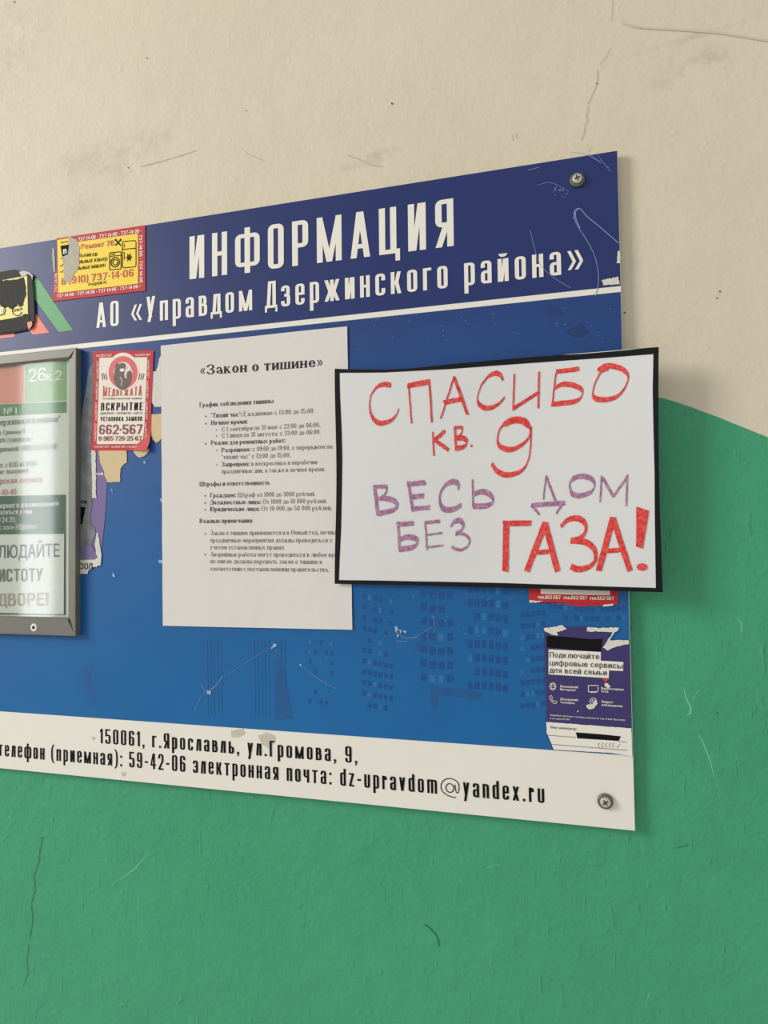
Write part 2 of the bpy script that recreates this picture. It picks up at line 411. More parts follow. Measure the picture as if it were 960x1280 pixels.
# ------------------------------------------------------------------ materials
M = {}
def wall_material():
    m = bpy.data.materials.new('wall_paint'); m.use_nodes = True
    nt = m.node_tree; N = nt.nodes; Lk = nt.links; b = N['Principled BSDF']
    tc = N.new('ShaderNodeTexCoord'); sep = N.new('ShaderNodeSeparateXYZ'); Lk.new(tc.outputs['Object'], sep.inputs[0])
    def math_(op, a, bb=None, c=None, clamp=False):
        n = N.new('ShaderNodeMath'); n.operation = op; n.use_clamp = clamp
        for i, v in enumerate((a, bb, c)):
            if v is None: continue
            if isinstance(v, (int, float)): n.inputs[i].default_value = v
            else: Lk.new(v, n.inputs[i])
        return n.outputs[0]
    def noise(scale, detail=4, rough=.5):
        n = N.new('ShaderNodeTexNoise'); n.inputs['Scale'].default_value = scale; n.inputs['Detail'].default_value = detail; n.inputs['Roughness'].default_value = rough
        Lk.new(tc.outputs['Object'], n.inputs['Vector']); return n.outputs['Fac']
    def mixc(f, a, bb):
        n = N.new('ShaderNodeMix'); n.data_type = 'RGBA'
        if isinstance(f, (int, float)): n.inputs['Factor'].default_value = f
        else: Lk.new(f, n.inputs['Factor'])
        for k, v in (('A', a), ('B', bb)):
            if isinstance(v, tuple): n.inputs[k].default_value = v
            else: Lk.new(v, n.inputs[k])
        return n.outputs['Result']
    X, Z = sep.outputs[0], sep.outputs[2]
    a, c2 = W((828, 495.5), WALL_Y), W((960, 546), WALL_Y)
    slope = (c2.z - a.z) / (c2.x - a.x)
    # painted edge: level along the landing, dropping along the flight of stairs
    line = math_('MULTIPLY_ADD', X, slope, a.z - slope * a.x)
    sm = N.new('ShaderNodeMath'); sm.operation = 'SMOOTH_MIN'; Lk.new(line, sm.inputs[0]); sm.inputs[1].default_value = a.z + .004; sm.inputs[2].default_value = .02
    wob = math_('MULTIPLY_ADD', noise(40, 3), .004, -.002)
    edge = math_('ADD', sm.outputs[0], wob)
    dz = math_('SUBTRACT', edge, Z)
    mask = math_('MULTIPLY_ADD', dz, 1800.0, .5, True)
    cream = mixc(noise(7, 6, .65), lin((199, 189, 165)), lin((214, 204, 180)))
    # grey scuffs with their own places
    for px, rx, rz, amt in (((140, 200), .11, .035, .55), ((465, 198), .05, .008, .7), ((865, 85), .045, .02, .6), ((18, 60), .06, .14, .35), ((880, 42), .10, .004, .45), ((85, 265), .09, .02, .35)):
        p = W(px, WALL_Y)
        dx = math_('MULTIPLY', math_('SUBTRACT', X, p.x), 1 / rx); dzz = math_('MULTIPLY', math_('SUBTRACT', math_('SUBTRACT', Z, p.z), math_('MULTIPLY', math_('SUBTRACT', X, p.x), .12)), 1 / rz)
        d2 = math_('ADD', math_('MULTIPLY', dx, dx), math_('MULTIPLY', dzz, dzz))
        fall = math_('SUBTRACT', 1.0, d2, None, True)
        gr = math_('MULTIPLY_ADD', noise(55, 6, .75), 3.2, -1.35, True)
        cream = mixc(math_('MULTIPLY', math_('MULTIPLY', fall, gr), amt), cream, lin((150, 141, 122)))
    green = mixc(noise(5, 6, .6), lin((52, 139, 99)), lin((67, 158, 116)))
    green = mixc(math_('MULTIPLY_ADD', noise(90, 4, .7), 2.2, -1.35, True), green, lin((88, 166, 126)))
    col = mixc(mask, cream, green)
    Lk.new(col, b.inputs['Base Color'])
    Lk.new(math_('MULTIPLY_ADD', mask, -.22, .62), b.inputs['Roughness'])
    b.inputs['Specular IOR Level'].default_value = .35
    h = math_('ADD', math_('MULTIPLY', noise(34, 3, .5), .5), math_('MULTIPLY', noise(210, 3, .6), .17))
    # brush ridges and paint runs
    mp = N.new('ShaderNodeMapping'); Lk.new(tc.outputs['Object'], mp.inputs[0]); mp.inputs['Scale'].default_value = (1, 1, .25); mp.inputs['Rotation'].default_value = (0, .5, 0)
    n3 = N.new('ShaderNodeTexNoise'); n3.inputs['Scale'].default_value = 130; n3.inputs['Detail'].default_value = 3; Lk.new(mp.outputs[0], n3.inputs['Vector'])
    ridge = math_('MULTIPLY_ADD', n3.outputs['Fac'], 3.0, -1.9, True)
    h = math_('ADD', h, math_('MULTIPLY', ridge, math_('MULTIPLY_ADD', mask, .34, .05)))
    h = math_('ADD', h, math_('MULTIPLY', math_('MULTIPLY_ADD', noise(75, 2), 6.0, -4.1, True), .18))
    bp = N.new('ShaderNodeBump'); bp.inputs['Distance'].default_value = .005; Lk.new(math_('MULTIPLY_ADD', mask, .42, .48), bp.inputs['Strength'])
    Lk.new(h, bp.inputs['Height']); Lk.new(bp.outputs['Normal'], b.inputs['Normal'])
    return m
M['wall'] = wall_material()
M['panel'] = mat('white_laminate', (223, 219, 206), .42, mottle=.03, scale=25)
M['header'] = mat('navy_print', (34, 48, 100), .4, mottle=.07, scale=14, spec=.3)
M['print_white'] = mat('white_vinyl', (226, 221, 208), .45, mottle=.02)
M['ink'] = mat('black_ink', (14, 14, 15), .7, mottle=.1, spec=.12)
M['ink_soft'] = mat('toner_grey', (66, 64, 64), .8, mottle=.1)
M['ink_head'] = mat('toner_black', (38, 37, 38), .8, mottle=.1)
M['paper'] = mat('office_paper', (211, 207, 200), .85, mottle=.02, scale=20, bump=.35, bscale=30)
M['poster'] = mat('drawing_paper', (208, 208, 205), .8, mottle=.02, scale=20, bump=.08, bscale=60)
M['tape'] = mat('black_tape', (20, 21, 23), .7, mottle=.15, scale=90, spec=.15)
M['steel'] = mat('zinc_steel', (205, 203, 192), .35, .8, mottle=.1)
M['steel_dark'] = mat('dull_grey_washer', (104, 103, 96), .5, .6, mottle=.15)
M['frame'] = mat('grey_anodised_frame', (112, 111, 101), .45, .2, mottle=.05)
M['red'] = mat('red_print', (184, 38, 42), .55, mottle=.08, spec=.3)
M['red_worn'] = mat('faded_red_print', (205, 82, 80), .4, mottle=.12, scale=50)
M['red_text'] = mat('brick_red_print', (178, 62, 40), .5, mottle=.08)
M['yellow'] = mat('yellow_print', (234, 202, 40), .5, mottle=.05)
M['yellow_pale'] = mat('pale_yellow_print', (224, 212, 118), .5, mottle=.08)
M['cream_paper'] = mat('sticker_paper', (222, 212, 196), .55, mottle=.04)
M['beige'] = mat('torn_paper_backing', (206, 184, 142), .85, mottle=.08, scale=120, bump=.2)
M['torn_white'] = mat('torn_paper_fibre', (206, 204, 192), .9, mottle=.12, scale=220, bump=.3)
M['torn_grey'] = mat('torn_grey_fibre', (183, 176, 158), .9, mottle=.12, scale=180, bump=.3)
M['purple_flyer'] = mat('violet_print', (112, 95, 142), .6, mottle=.06)
M['indigo'] = mat('indigo_print', (54, 45, 98), .45, mottle=.06)
M['smear'] = mat('black_paint_smear', (52, 50, 45), .8, mottle=.25, scale=160, bump=.3)
M['plate'] = mat('charcoal_plate', (40, 38, 35), .7, mottle=.2, scale=80)
M['logo_green'] = mat('green_print', (72, 150, 86), .45, mottle=.03)
M['logo_orange'] = mat('orange_print', (222, 112, 82), .45, mottle=.03)
M['sheet'] = mat('information_sheet_paper', (214, 218, 208), .75, mottle=.02)
M['sheet_green'] = mat('pale_green_print', (136, 176, 120), .7, mottle=.05)
M['sheet_band'] = mat('mid_green_print', (92, 142, 92), .7, mottle=.05)
M['sheet_dark'] = mat('dark_green_print', (64, 98, 76), .7, mottle=.05)
M['sheet_pink'] = mat('pink_print', (226, 152, 132), .7, mottle=.04)
M['text_grey'] = mat('grey_print', (112, 114, 106), .8, mottle=.05)
M['text_brown'] = mat('terracotta_print', (190, 122, 98), .8, mottle=.05)
M['text_reflection'] = mat('reflection_paled_print', (168, 158, 136), .8, mottle=.05)  # lettering colour with the cover's reflection painted in, beige-grey
M['bear'] = mat('brown_print', (92, 72, 64), .5, mottle=.15, scale=200)
M['dark_red'] = mat('maroon_print', (122, 50, 52), .5, mottle=.08)
M['scratch'] = mat('scratch_white', (126, 140, 176), .7, mottle=.25, scale=200)
M['chip'] = mat('pale_blue_chip', (150, 168, 192), .8, mottle=.25, scale=300)
M['scuff_navy'] = mat('navy_scuff', (24, 52, 102), .7, mottle=.2)
M['scuff_dark'] = mat('dark_scuff', (13, 80, 137), .6, mottle=.2)
M['crack'] = mat('wall_crack', (168, 156, 132), .9)
M['dot'] = mat('dark_speck', (62, 54, 44), .9)
def marker_mat(name, rgb, lo):
    m = mat(name, rgb, .65, mottle=.0)
    nt = m.node_tree; b = nt.nodes['Principled BSDF']
    tc = nt.nodes.new('ShaderNodeTexCoord'); n = nt.nodes.new('ShaderNodeTexNoise'); n.inputs['Scale'].default_value = 320; n.inputs['Detail'].default_value = 3
    nt.links.new(tc.outputs['Object'], n.inputs['Vector'])
    r = nt.nodes.new('ShaderNodeValToRGB'); r.color_ramp.elements[0].position = .38; r.color_ramp.elements[1].position = .66
    r.color_ramp.elements[0].color = lin(rgb); r.color_ramp.elements[1].color = lin(lo)
    nt.links.new(n.outputs['Fac'], r.inputs[0]); nt.links.new(r.outputs[0], b.inputs['Base Color'])
    return m
M['marker_red'] = marker_mat('red_marker', (196, 38, 36), (222, 84, 74))
M['marker_purple'] = marker_mat('purple_marker', (142, 90, 124), (176, 132, 160))

def city_mat():
    m = bpy.data.materials.new('blue_city_print'); m.use_nodes = True
    nt = m.node_tree; N = nt.nodes; Lk = nt.links; b = N['Principled BSDF']; b.inputs['Roughness'].default_value = .4; b.inputs['Specular IOR Level'].default_value = .3
    tc = N.new('ShaderNodeTexCoord'); sep = N.new('ShaderNodeSeparateXYZ'); Lk.new(tc.outputs['Object'], sep.inputs[0])
    mr = N.new('ShaderNodeMapRange'); mr.inputs['From Min'].default_value = W((600, 920)).z; mr.inputs['From Max'].default_value = W((600, 385)).z
    Lk.new(sep.outputs[2], mr.inputs['Value'])
    r = N.new('ShaderNodeValToRGB'); e = r.color_ramp.elements
    e[0].position = 0; e[0].color = lin((18, 98, 156)); e[1].position = 1; e[1].color = lin((36, 64, 120))
    q = e.new(.45); q.color = lin((16, 89, 147)); q = e.new(.8); q.color = lin((28, 74, 134))
    Lk.new(mr.outputs[0], r.inputs[0])
    n = N.new('ShaderNodeTexNoise'); n.inputs['Scale'].default_value = 9; n.inputs['Detail'].default_value = 6; Lk.new(tc.outputs['Object'], n.inputs['Vector'])
    mx = N.new('ShaderNodeMix'); mx.data_type = 'RGBA'; mx.blend_type = 'MULTIPLY'; mx.inputs['Factor'].default_value = .35
    r2 = N.new('ShaderNodeValToRGB'); r2.color_ramp.elements[0].color = (.7, .72, .76, 1); r2.color_ramp.elements[0].position = .3; r2.color_ramp.elements[1].position = .7
    Lk.new(n.outputs['Fac'], r2.inputs[0]); Lk.new(r.outputs[0], mx.inputs['A']); Lk.new(r2.outputs[0], mx.inputs['B'])
    Lk.new(mx.outputs['Result'], b.inputs['Base Color'])
    return m
M['city'] = city_mat()
M['win_dark'] = mat('printed_window_dark', (4, 72, 130), .4, mottle=.12, scale=40)
M['win_light'] = mat('printed_window_light', (34, 104, 158), .4, mottle=.1, scale=40)

# ------------------------------------------------------------------ the wall
wm = MB(); x0, x1, z1 = -3.2, 2.8, 2.9
wm.slab([(x0, WALL_Y, 0), (x1, WALL_Y, 0), (x1, WALL_Y, z1), (x0, WALL_Y, z1)], .15)
wall = structure(wm.build('wall_back', M['wall']))
def on_wall(name, material, strokes):
    m = MB()
    for pts, wd in strokes: ribbon(m, pts, WALL_Y - .0006, wd)
    o = m.build(name, material, wall, facing=True); o['kind'] = 'structure'; return o
on_wall('wall_crack', M['crack'], [
    ([(766, 0), (765, 20), (764, 26)], .4), ([(763, 60), (757, 72), (750, 80)], .4), ([(747, 88), (747, 100), (744, 110), (738, 124), (735, 130)], .65),
    ([(736, 132), (733, 145), (735, 150), (731, 157), (731, 163), (728, 172), (727, 175)], .65), ([(738, 183), (736, 189)], .5)])
M['scuff'] = mat('wall_scuff', (182, 171, 149), .9)
on_wall('wall_scuff_mark', M['scuff'], [
    ([(176, 208), (200, 202), (230, 193), (245, 188)], .6), ([(305, 188), (309, 192), (330, 201)], .5), ([(645, 166), (646, 173)], .6), ([(640, 168), (642, 176)], .6), 
    ([(434, 194), (450, 199), (463, 206), (478, 208)], .8),])
M['smudge'] = mat('wall_smudge', (195, 184, 162), .9, mottle=.04)
on_wall('wall_smudge', M['smudge'], [(smooth_pts([(778, 28), (800, 34), (860, 38), (905, 42), (960, 51), (1000, 58)]), 2.6)])
on_wall('wall_speck', M['dot'], [([(489, 129), (491, 130)], 2.0), ([(899, 364), (901, 364.3)], 1.6), ([(895, 372), (897.5, 373.2)], 1.1), ([(780, 390.3), (781.6, 391)], 1.8),
    ([(745.5, 103), (747, 105)], 1.0), ([(183, 72), (184.5, 73)], 1.0), ([(307, 138), (308.5, 138.5)], .9), ([(159.5, 209), (161, 210)], 1.0), ([(17, 2), (19, 3)], 1.3)])
M['green_dark'] = mat('dark_green_scratch', (38, 92, 66), .6)
on_wall('paint_scratch', M['green_dark'], [
    (smooth_pts([(530, 1155), (540, 1163), (547, 1173), (549, 1184)]), [.5] + [1.0] * 14 + [.5]), ([(895.5, 890), (896.8, 892)], 1.4), ([(53, 1046), (50, 1062), (48, 1078), (42, 1096), (44, 1112), (39, 1130), (41, 1150), (37, 1172)], .6), ([(36, 1182), (33, 1200), (35, 1216), (29, 1232)], .5), ([(845, 1060), (862, 1056)], .5)])
M['green_light'] = mat('raised_green_paint', (98, 172, 134), .4)
def ridge(pts, r):
    m = MB(); n = len(pts)
    for i in range(n - 1):
        a, b2 = W(pts[i], WALL_Y), W(pts[i + 1], WALL_Y); d = (b2 - a).normalized(); s = Vector((-d.z, 0, d.x)) * r
        ra = 1.0 if 0 < i else .3; rb = 1.0 if i + 1 < n - 1 else .3
        A = [a - s * ra, a + Vector((0, -r * .55 * ra, 0)), a + s * ra]; B_ = [b2 - s * rb, b2 + Vector((0, -r * .55 * rb, 0)), b2 + s * rb]
        m.poly([A[0], B_[0], B_[1], A[1]]); m.poly([A[1], B_[1], B_[2], A[2]])
    return m
rm = MB()
for pts, r in (([(855, 860), (858, 872), (864, 885), (864, 892), (858, 894)], .0010), ([(873, 917), (880, 930), (888, 950), (893, 972)], .0008), ([(895, 975), (900, 998)], .0006), ([(874, 862), (866, 874)], .0007),
               ([(150, 1100), (170, 1085), (186, 1066)], .0008), ([(140, 1106), (152, 1096)], .0007), ([(920, 770), (928, 780), (926, 792)], .0008), ([(800, 1052), (805, 1066)], .0006),
               ([(608, 1085), (625, 1080)], .0008), ([(560, 1032), (556, 1040)], .0007), ([(812, 1240), (806, 1262)], .0008), ([(735, 1242), (742, 1262)], .0007)):
    q = ridge(pts, r); rm.mesh(q.v, q.f)
o = rm.build('paint_run', M['green_light'], wall, smooth=True, facing=True); o['kind'] = 'structure'

# ------------------------------------------------------------------ notice board
XR, ZT, ZB = .4656, Z0 + .1349, Z0 - .4625
XL = -.62
board = thing('notice_board', (XR - .5, 0, ZB), 'large blue and white information board with white Cyrillic lettering screwed to the wall', 'notice board')
bm_ = MB()
bv = .0003
def boxmb(mb, x0, y0, z0, x1, y1, z1, bev=0):
    if not bev:
        mb.mesh([(x0, y0, z0), (x1, y0, z0), (x1, y0, z1), (x0, y0, z1), (x0, y1, z0), (x1, y1, z0), (x1, y1, z1), (x0, y1, z1)],
                [[0, 1, 2, 3], [7, 6, 5, 4], [0, 4, 5, 1], [1, 5, 6, 2], [2, 6, 7, 3], [3, 7, 4, 0]])
    else:
        b = bev
        fr = [(x0 + b, y0, z0 + b), (x1 - b, y0, z0 + b), (x1 - b, y0, z1 - b), (x0 + b, y0, z1 - b)]
        md = [(x0, y0 + b, z0), (x1, y0 + b, z0), (x1, y0 + b, z1), (x0, y0 + b, z1)]
        bk = [(x0, y1, z0), (x1, y1, z0), (x1, y1, z1), (x0, y1, z1)]
        fs = [[0, 1, 2, 3], [11, 10, 9, 8]]
        for k in range(4):
            j = (k + 1) % 4
            fs += [[k, 4 + k, 4 + j, j], [4 + k, 8 + k, 8 + j, 4 + j]]
        mb.mesh(fr + md + bk, fs)
boxmb(bm_, XL, 0, ZB, XR, .0045, ZT, bv)
bm_.build('panel', M['panel'], board)
zs1, zs0 = Z0 + .0126 , W((775.5, 365)).z      # divider stripe
zf = Z0 - .3985                               # top of the white footer
e = .0001
def rect_print(name, x0, z0, x1, z1, m, y=-.0002):
    q = MB(); q.poly([(x0, y, z0), (x1, y, z0), (x1, y, z1), (x0, y, z1)]); return q.build(name, m, board, facing=True)
rect_print('header_print', XL + .0008, zs1, XR - .0004, ZT - .0004, M['header'])
city_o = rect_print('city_print', XL + .0008, zf, XR - .0005, zs0, M['city'])
# printed windows of the tower blocks
wd, wl_ = MB(), MB()
rnd = random.Random(3)
def facade(x0, x1, y0, y1, nx, ny, ww, hh, arc, dens, slope=0.0):
    for j in range(ny):
        for i in range(nx):
            if rnd.random() > dens + .1: continue
            t = (i + .5) / nx; x = x0 + (x1 - x0) * t; y = y0 + (y1 - y0) * (j + .5) / ny + arc * (2 * t - 1) ** 2 + slope * (t - .5)
            ww2 = ww * rnd.uniform(.85, 1.1)
            pts = [(x - ww2 / 2, y - hh / 2), (x + ww2 / 2, y - hh / 2), (x + ww2 / 2, y + hh / 2), (x - ww2 / 2, y + hh / 2)]
            (wl_ if rnd.random() < .16 else wd).poly(P(pts, -.00035))
facade(452, 492, 742, 890, 6, 11, 4.2, 6, 0, .62, 8)
facade(524, 568, 735, 858, 4, 7, 7.5, 9, -3, .85, 3)
facade(583, 636, 728, 866, 6, 8, 6, 9, 2, .8, 4)
facade(650, 682, 760, 888, 5, 9, 4.8, 6, 0, .8, -4)
facade(684, 783, 756, 779, 15, 2, 4.6, 6, -4, .6, 4)
facade(384, 418, 797, 884, 5, 7, 3.2, 5, 0, .3, 3)
stp = MB()
for x_ in (259, 263, 267, 272, 276, 318, 322, 327, 331, 336, 351, 356):
    ribbon(stp, [(x_, 800), (x_ + 1.5, 888 + x_ * .02)], -.00035, .5)
stp.build('stripe_pattern', M['scuff_dark'], city_o, facing=True)
wd.build('dark_window_pattern', M['win_dark'], city_o, facing=True)
wl_.build('light_window_pattern', M['win_light'], city_o, facing=True)
q = MB(True); write(q, 'ИНФОРМАЦИЯ', (236.9, 349.2), (567.3, 307.3), 56.5, -.0004, 'cond'); q.build('title_lettering', M['print_white'], board, facing=True)
q = MB(True); write(q, 'АО «Управдом Дзержинского района»', (120.5, 410), (729.5, 340.3), 34.5, -.0004, 'cond'); q.build('subtitle_lettering', M['print_white'], board, facing=True)
q = MB(True); write(q, '150061, г.Ярославль, ул.Громова, 9,', (124.7, 929), (446.5, 954), 19.3, -.0003, 'cond')
write(q, 'телефон (приемная): 59-42-06 электронная почта: dz-upravdom@yandex.ru', (-2, 944.6), (680.5, 1003.9), 20.6, -.0003, 'cond')
q.build('address_lettering', M['ink'], board, facing=True)
z = zoom(0, 320, 9.6)
blob('green_logo_stripe', [z(330, 400), z(372, 390), z(400, 310), z(440, 245), z(875, 890), z(705, 912), z(420, 520), z(380, 470)], -.0004, M['logo_green'], board)
blob('orange_logo_wedge', [z(345, 600), z(415, 670), z(590, 920), z(395, 945), z(340, 880), z(300, 700)], -.0004, M['logo_orange'], board)
blob('orange_logo_bar', [z(-160, 900), z(172, 880), z(172, 970), z(-160, 1005)], -.0004, M['logo_orange'], board)
# scratches and scuffs
z = zoom(480, 180, 3.0)
sm_ = MB(True); ys = -.0006
def scr(pts, wd):
    f = math.hypot(pts[0][0] - pts[-1][0], pts[0][1] - pts[-1][1]) < 9
    q_ = sm_ if f else MB()
    ribbon(q_, smooth_pts(pts), ys, wd * .75)
    if not f: q_.build('scratch', M['scratch'], board, facing=True)
scr([z(880, 372), z(820, 320), z(760, 270), z(735, 242), z(715, 252), z(712, 280)], 1.5)
scr([z(730, 243), z(714, 262), z(722, 300), z(760, 360), z(790, 420), z(803, 480), z(803, 530), z(792, 570)], 1.1)
scr([z(718, 250), z(720, 280), z(735, 315)], 1.6)
scr([z(548, 322), z(562, 380), z(580, 440), z(610, 480), z(650, 510), z(700, 540)], .8)
scr([z(700, 30), z(760, 40), z(830, 80)], .8); scr([z(800, 40), z(850, 105)], .7); scr([z(540, 98), z(580, 88)], .9)
scr([z(770, 38), z(800, 60), z(845, 90)], .6); scr([z(575, 155), z(625, 145), z(680, 170)], .6)
for k in range(16):
    a = (rnd.uniform(630, 690), rnd.uniform(165, 205)); scr([z(*a), z(a[0] + rnd.uniform(-12, 12), a[1] + rnd.uniform(-12, 12))], .7)
z2 = zoom(0, 780, 2.2857)
scr([z2(595, 190), z2(615, 178), z2(636, 150)], 1.1); scr([z2(575, 170), z2(590, 200)], .9); scr([z2(556, 248), z2(575, 205)], .6); scr([z2(860, 118), z2(900, 150), z2(960, 185)], .5); scr([z2(640, 150), z2(775, 66)], .4)
z3 = zoom(420, 700, 3.43)
scr([z3(250, 285), z3(270, 320), z3(300, 335), z3(345, 330)], .8); scr([z3(260, 346), z3(305, 350)], .8); scr([z3(418, 240), z3(424, 285)], .8); scr([z3(340, 330), z3(418, 285)], .6)
for k in range(40):
    a = (rnd.uniform(440, 770), rnd.uniform(385, 432)); scr([a, (a[0] + rnd.uniform(-2, 2), a[1] + rnd.uniform(-1.5, 1.5))], .8)
for k in range(46):
    a = (rnd.uniform(445, 700), rnd.uniform(738, 800)); scr([a, (a[0] + rnd.uniform(-2, 2), a[1] + rnd.uniform(-1.5, 1.5))], .7)
sm_.build('scuff_flecks', M['scratch'], board, facing=True)['kind'] = 'stuff'
q = MB()
for pts, s in (([z(818, 510), z(880, 498), z(882, 525), z(822, 530)], 1), ([z(875, 405), z(884, 400), z(886, 445), z(872, 450)], 2), ([z3(250, 285), z3(262, 283), z3(266, 300), z3(258, 312)], 13), ([z3(268, 296), z3(282, 300), z3(278, 316)], 14), ([z3(284, 306), z3(300, 304), z3(298, 316)], 15), ([z3(262, 318), z3(270, 322), z3(264, 332)], 16),
               ([(139, 610), (140.5, 612), (140, 614), (138.5, 611)], 5), ([(179, 576), (183, 577), (182, 579.5), (179, 578)], 6), ([(200, 624), (204, 623), (204, 628), (201, 627)], 7),
               ([(141.5, 714), (143, 718), (143.5, 722), (141, 720)], 8), ([z2(775, 72), z2(782, 56), z2(792, 60)], 9), ([z2(590, 190), z2(604, 192), z2(602, 202), z2(592, 200)], 10), ([z2(855, 114), z2(862, 115), z2(860, 122)], 11),
               ([(198, 700), (205, 700), (204, 704), (199, 703)], 12)):
    blob('chipped_patch', ragged(pts, .8, 1.5, s), -.0007 - .00002 * s, M['chip' if s > 3 else 'torn_white'], board)
q = MB()
for pts, s in (([z2(235, 128), z2(268, 118), z2(256, 150), z2(275, 210), z2(262, 228), z2(246, 170)], 1), ([z2(785, 130), z2(800, 70), z2(812, 130), z2(838, 270), z2(785, 275)], 2),
               ([z3(330, 380), z3(370, 330), z3(420, 285), z3(385, 340), z3(370, 395), z3(345, 392)], 3), ([z3(405, 535), z3(480, 548), z3(630, 570), z3(620, 600), z3(540, 585), z3(440, 580), z3(430, 640), z3(410, 640)], 4),
               ([z(600, 605), z(660, 615), z(668, 640), z(610, 635)], 25), ([z(680, 700), z(740, 672), z(770, 700), z(740, 730), z(700, 720)], 26)):
    blob('dark_scuff', ragged(pts, .7, 3, s + 20), -.0003, M['scuff_navy' if s > 20 else 'scuff_dark'], board)
M['tan_stain'] = mat('tan_glue_stain', (190, 182, 164), .6, mottle=.15, scale=300)
q = MB(); z4 = zoom(0, 880, 2.2857)
for pts, s in (([z4(660, 76), z4(695, 70), z4(700, 85), z4(680, 96), z4(662, 94)], 1), ([z4(738, 92), z4(760, 82), z4(785, 90), z4(786, 105), z4(770, 128), z4(745, 112)], 2), ([z4(262, 94), z4(272, 94), z4(270, 103), z4(264, 102)], 3), ([z4(348, 195), z4(362, 198), z4(358, 208), z4(346, 205)], 4)):
    blob('glue_stain', ragged(pts, .8, 2.5, s + 40), -.0002, M['tan_stain'], board)

# ------------------------------------------------------------------ screws
def lathe(mb, c, prof, n=28):
    """prof: (radius, y) pairs around the Y axis through c"""
    vs = []; fs = []
    for r, y in prof:
        for k in range(n):
            a = 2 * math.pi * k / n; vs.append((c[0] + r * math.cos(a), c[1] + y, c[2] + r * math.sin(a)))
    for i in range(len(prof) - 1):
        for k in range(n):
            j = (k + 1) % n; fs.append([i * n + k, i * n + j, (i + 1) * n + j, (i + 1) * n + k])
    fs.append(list(range(n))); fs.append([(len(prof) - 1) * n + k for k in range(n)])
    mb.mesh(vs, fs)
def screw(px, rot, label):
    c = W(px); t = thing('wall_screw', c, label, 'screw', 'screws holding the information board')
    m = MB(); lathe(m, c, [(.0025, -.0006), (.0066, -.0006), (.0066, -.0022), (.0058, -.0030), (.0040, -.0033), (.0025, -.0030)], 32); m.build('washer', M['steel_dark'], t, smooth=False)
    m = MB(); lathe(m, c, [(.0019, .0125), (.0019, -.0030), (.0044, -.0034), (.0044, -.0042), (.0039, -.0050), (.0022, -.0055), (.0006, -.0056)], 32); hd = m.build('screw_head', M['steel'], t, smooth=False)
    m = MB()
    for a in (rot, rot + math.pi / 2):
        ux, uz = math.cos(a), math.sin(a); L, h = .0027, .00055
        m.poly([(c.x + ux * L * s1 - uz * h * s2, c.y - .00575, c.z + uz * L * s1 + ux * h * s2) for s1, s2 in ((-1, -1), (1, -1), (1, 1), (-1, 1))])
    m.build('cross_slot', M['dot'], hd, facing=True)
    return t
screw((721.5, 225.8), .3, 'grey washered cross-head screw in the navy top right corner of the board')
screw((756.5, 1000.8), .6, 'grey washered cross-head screw in the white bottom right corner of the board')

def add_rim(vs, fs, rim, K):
    for a, b in zip(rim, rim[1:] + rim[:1]):
        i = len(vs); vs += [vs[a], vs[b], vs[b + K], vs[a + K]]; fs.append([i, i + 1, i + 2, i + 3])
# ------------------------------------------------------------------ typed notice about quiet hours
n0 = -.0012
def wave(x, z_):
    return -.0007 * (math.sin(x * 55 + 3 * z_) * .5 + .5) * (.4 + .6 * math.sin(z_ * 21) ** 2) - .0004 * math.sin(z_ * 60 + x * 20) ** 2
corn = [W(p) for p in ((202, 432.5), (434.5, 408.5), (441, 787), (204.4, 782))]
nt_ = thing('typed_notice', corn[3], 'white A4 sheet typed with the law on quiet hours, in small black print', 'notice')
m = MB(); NX, NZ = 24, 34; vs = []; fs = []
for th in (0, .00025):
    for j in range(NZ + 1):
        for i in range(NX + 1):
            u, v = i / NX, j / NZ
            p = (corn[0] * (1 - u) + corn[1] * u) * (1 - v) + (corn[3] * (1 - u) + corn[2] * u) * v
            vs.append((p.x, n0 + wave(p.x, p.z) + th, p.z))
K = (NX + 1) * (NZ + 1)
for j in range(NZ):
    for i in range(NX):
        a = j * (NX + 1) + i; q4 = [a, a + 1, a + NX + 2, a + NX + 1]; fs += [q4, [k + K for k in reversed(q4)]]
rim = [i for i in range(NX + 1)] + [j * (NX + 1) + NX for j in range(1, NZ + 1)] + [NZ * (NX + 1) + i for i in range(NX - 1, -1, -1)] + [j * (NX + 1) for j in range(NZ - 1, 0, -1)]
add_rim(vs, fs, rim, K)
m.mesh(vs, fs); m.build('paper_sheet', M['paper'], nt_, smooth=True)
yl = n0 - .00025
q = MB(True); write(q, '«Закон о тишине»', (250, 469), (403.5, 458.3), 12.6, yl, 'serifb', surf=wave); q.build('heading_lettering', M['ink_head'], nt_, facing=True)
q = MB(True)
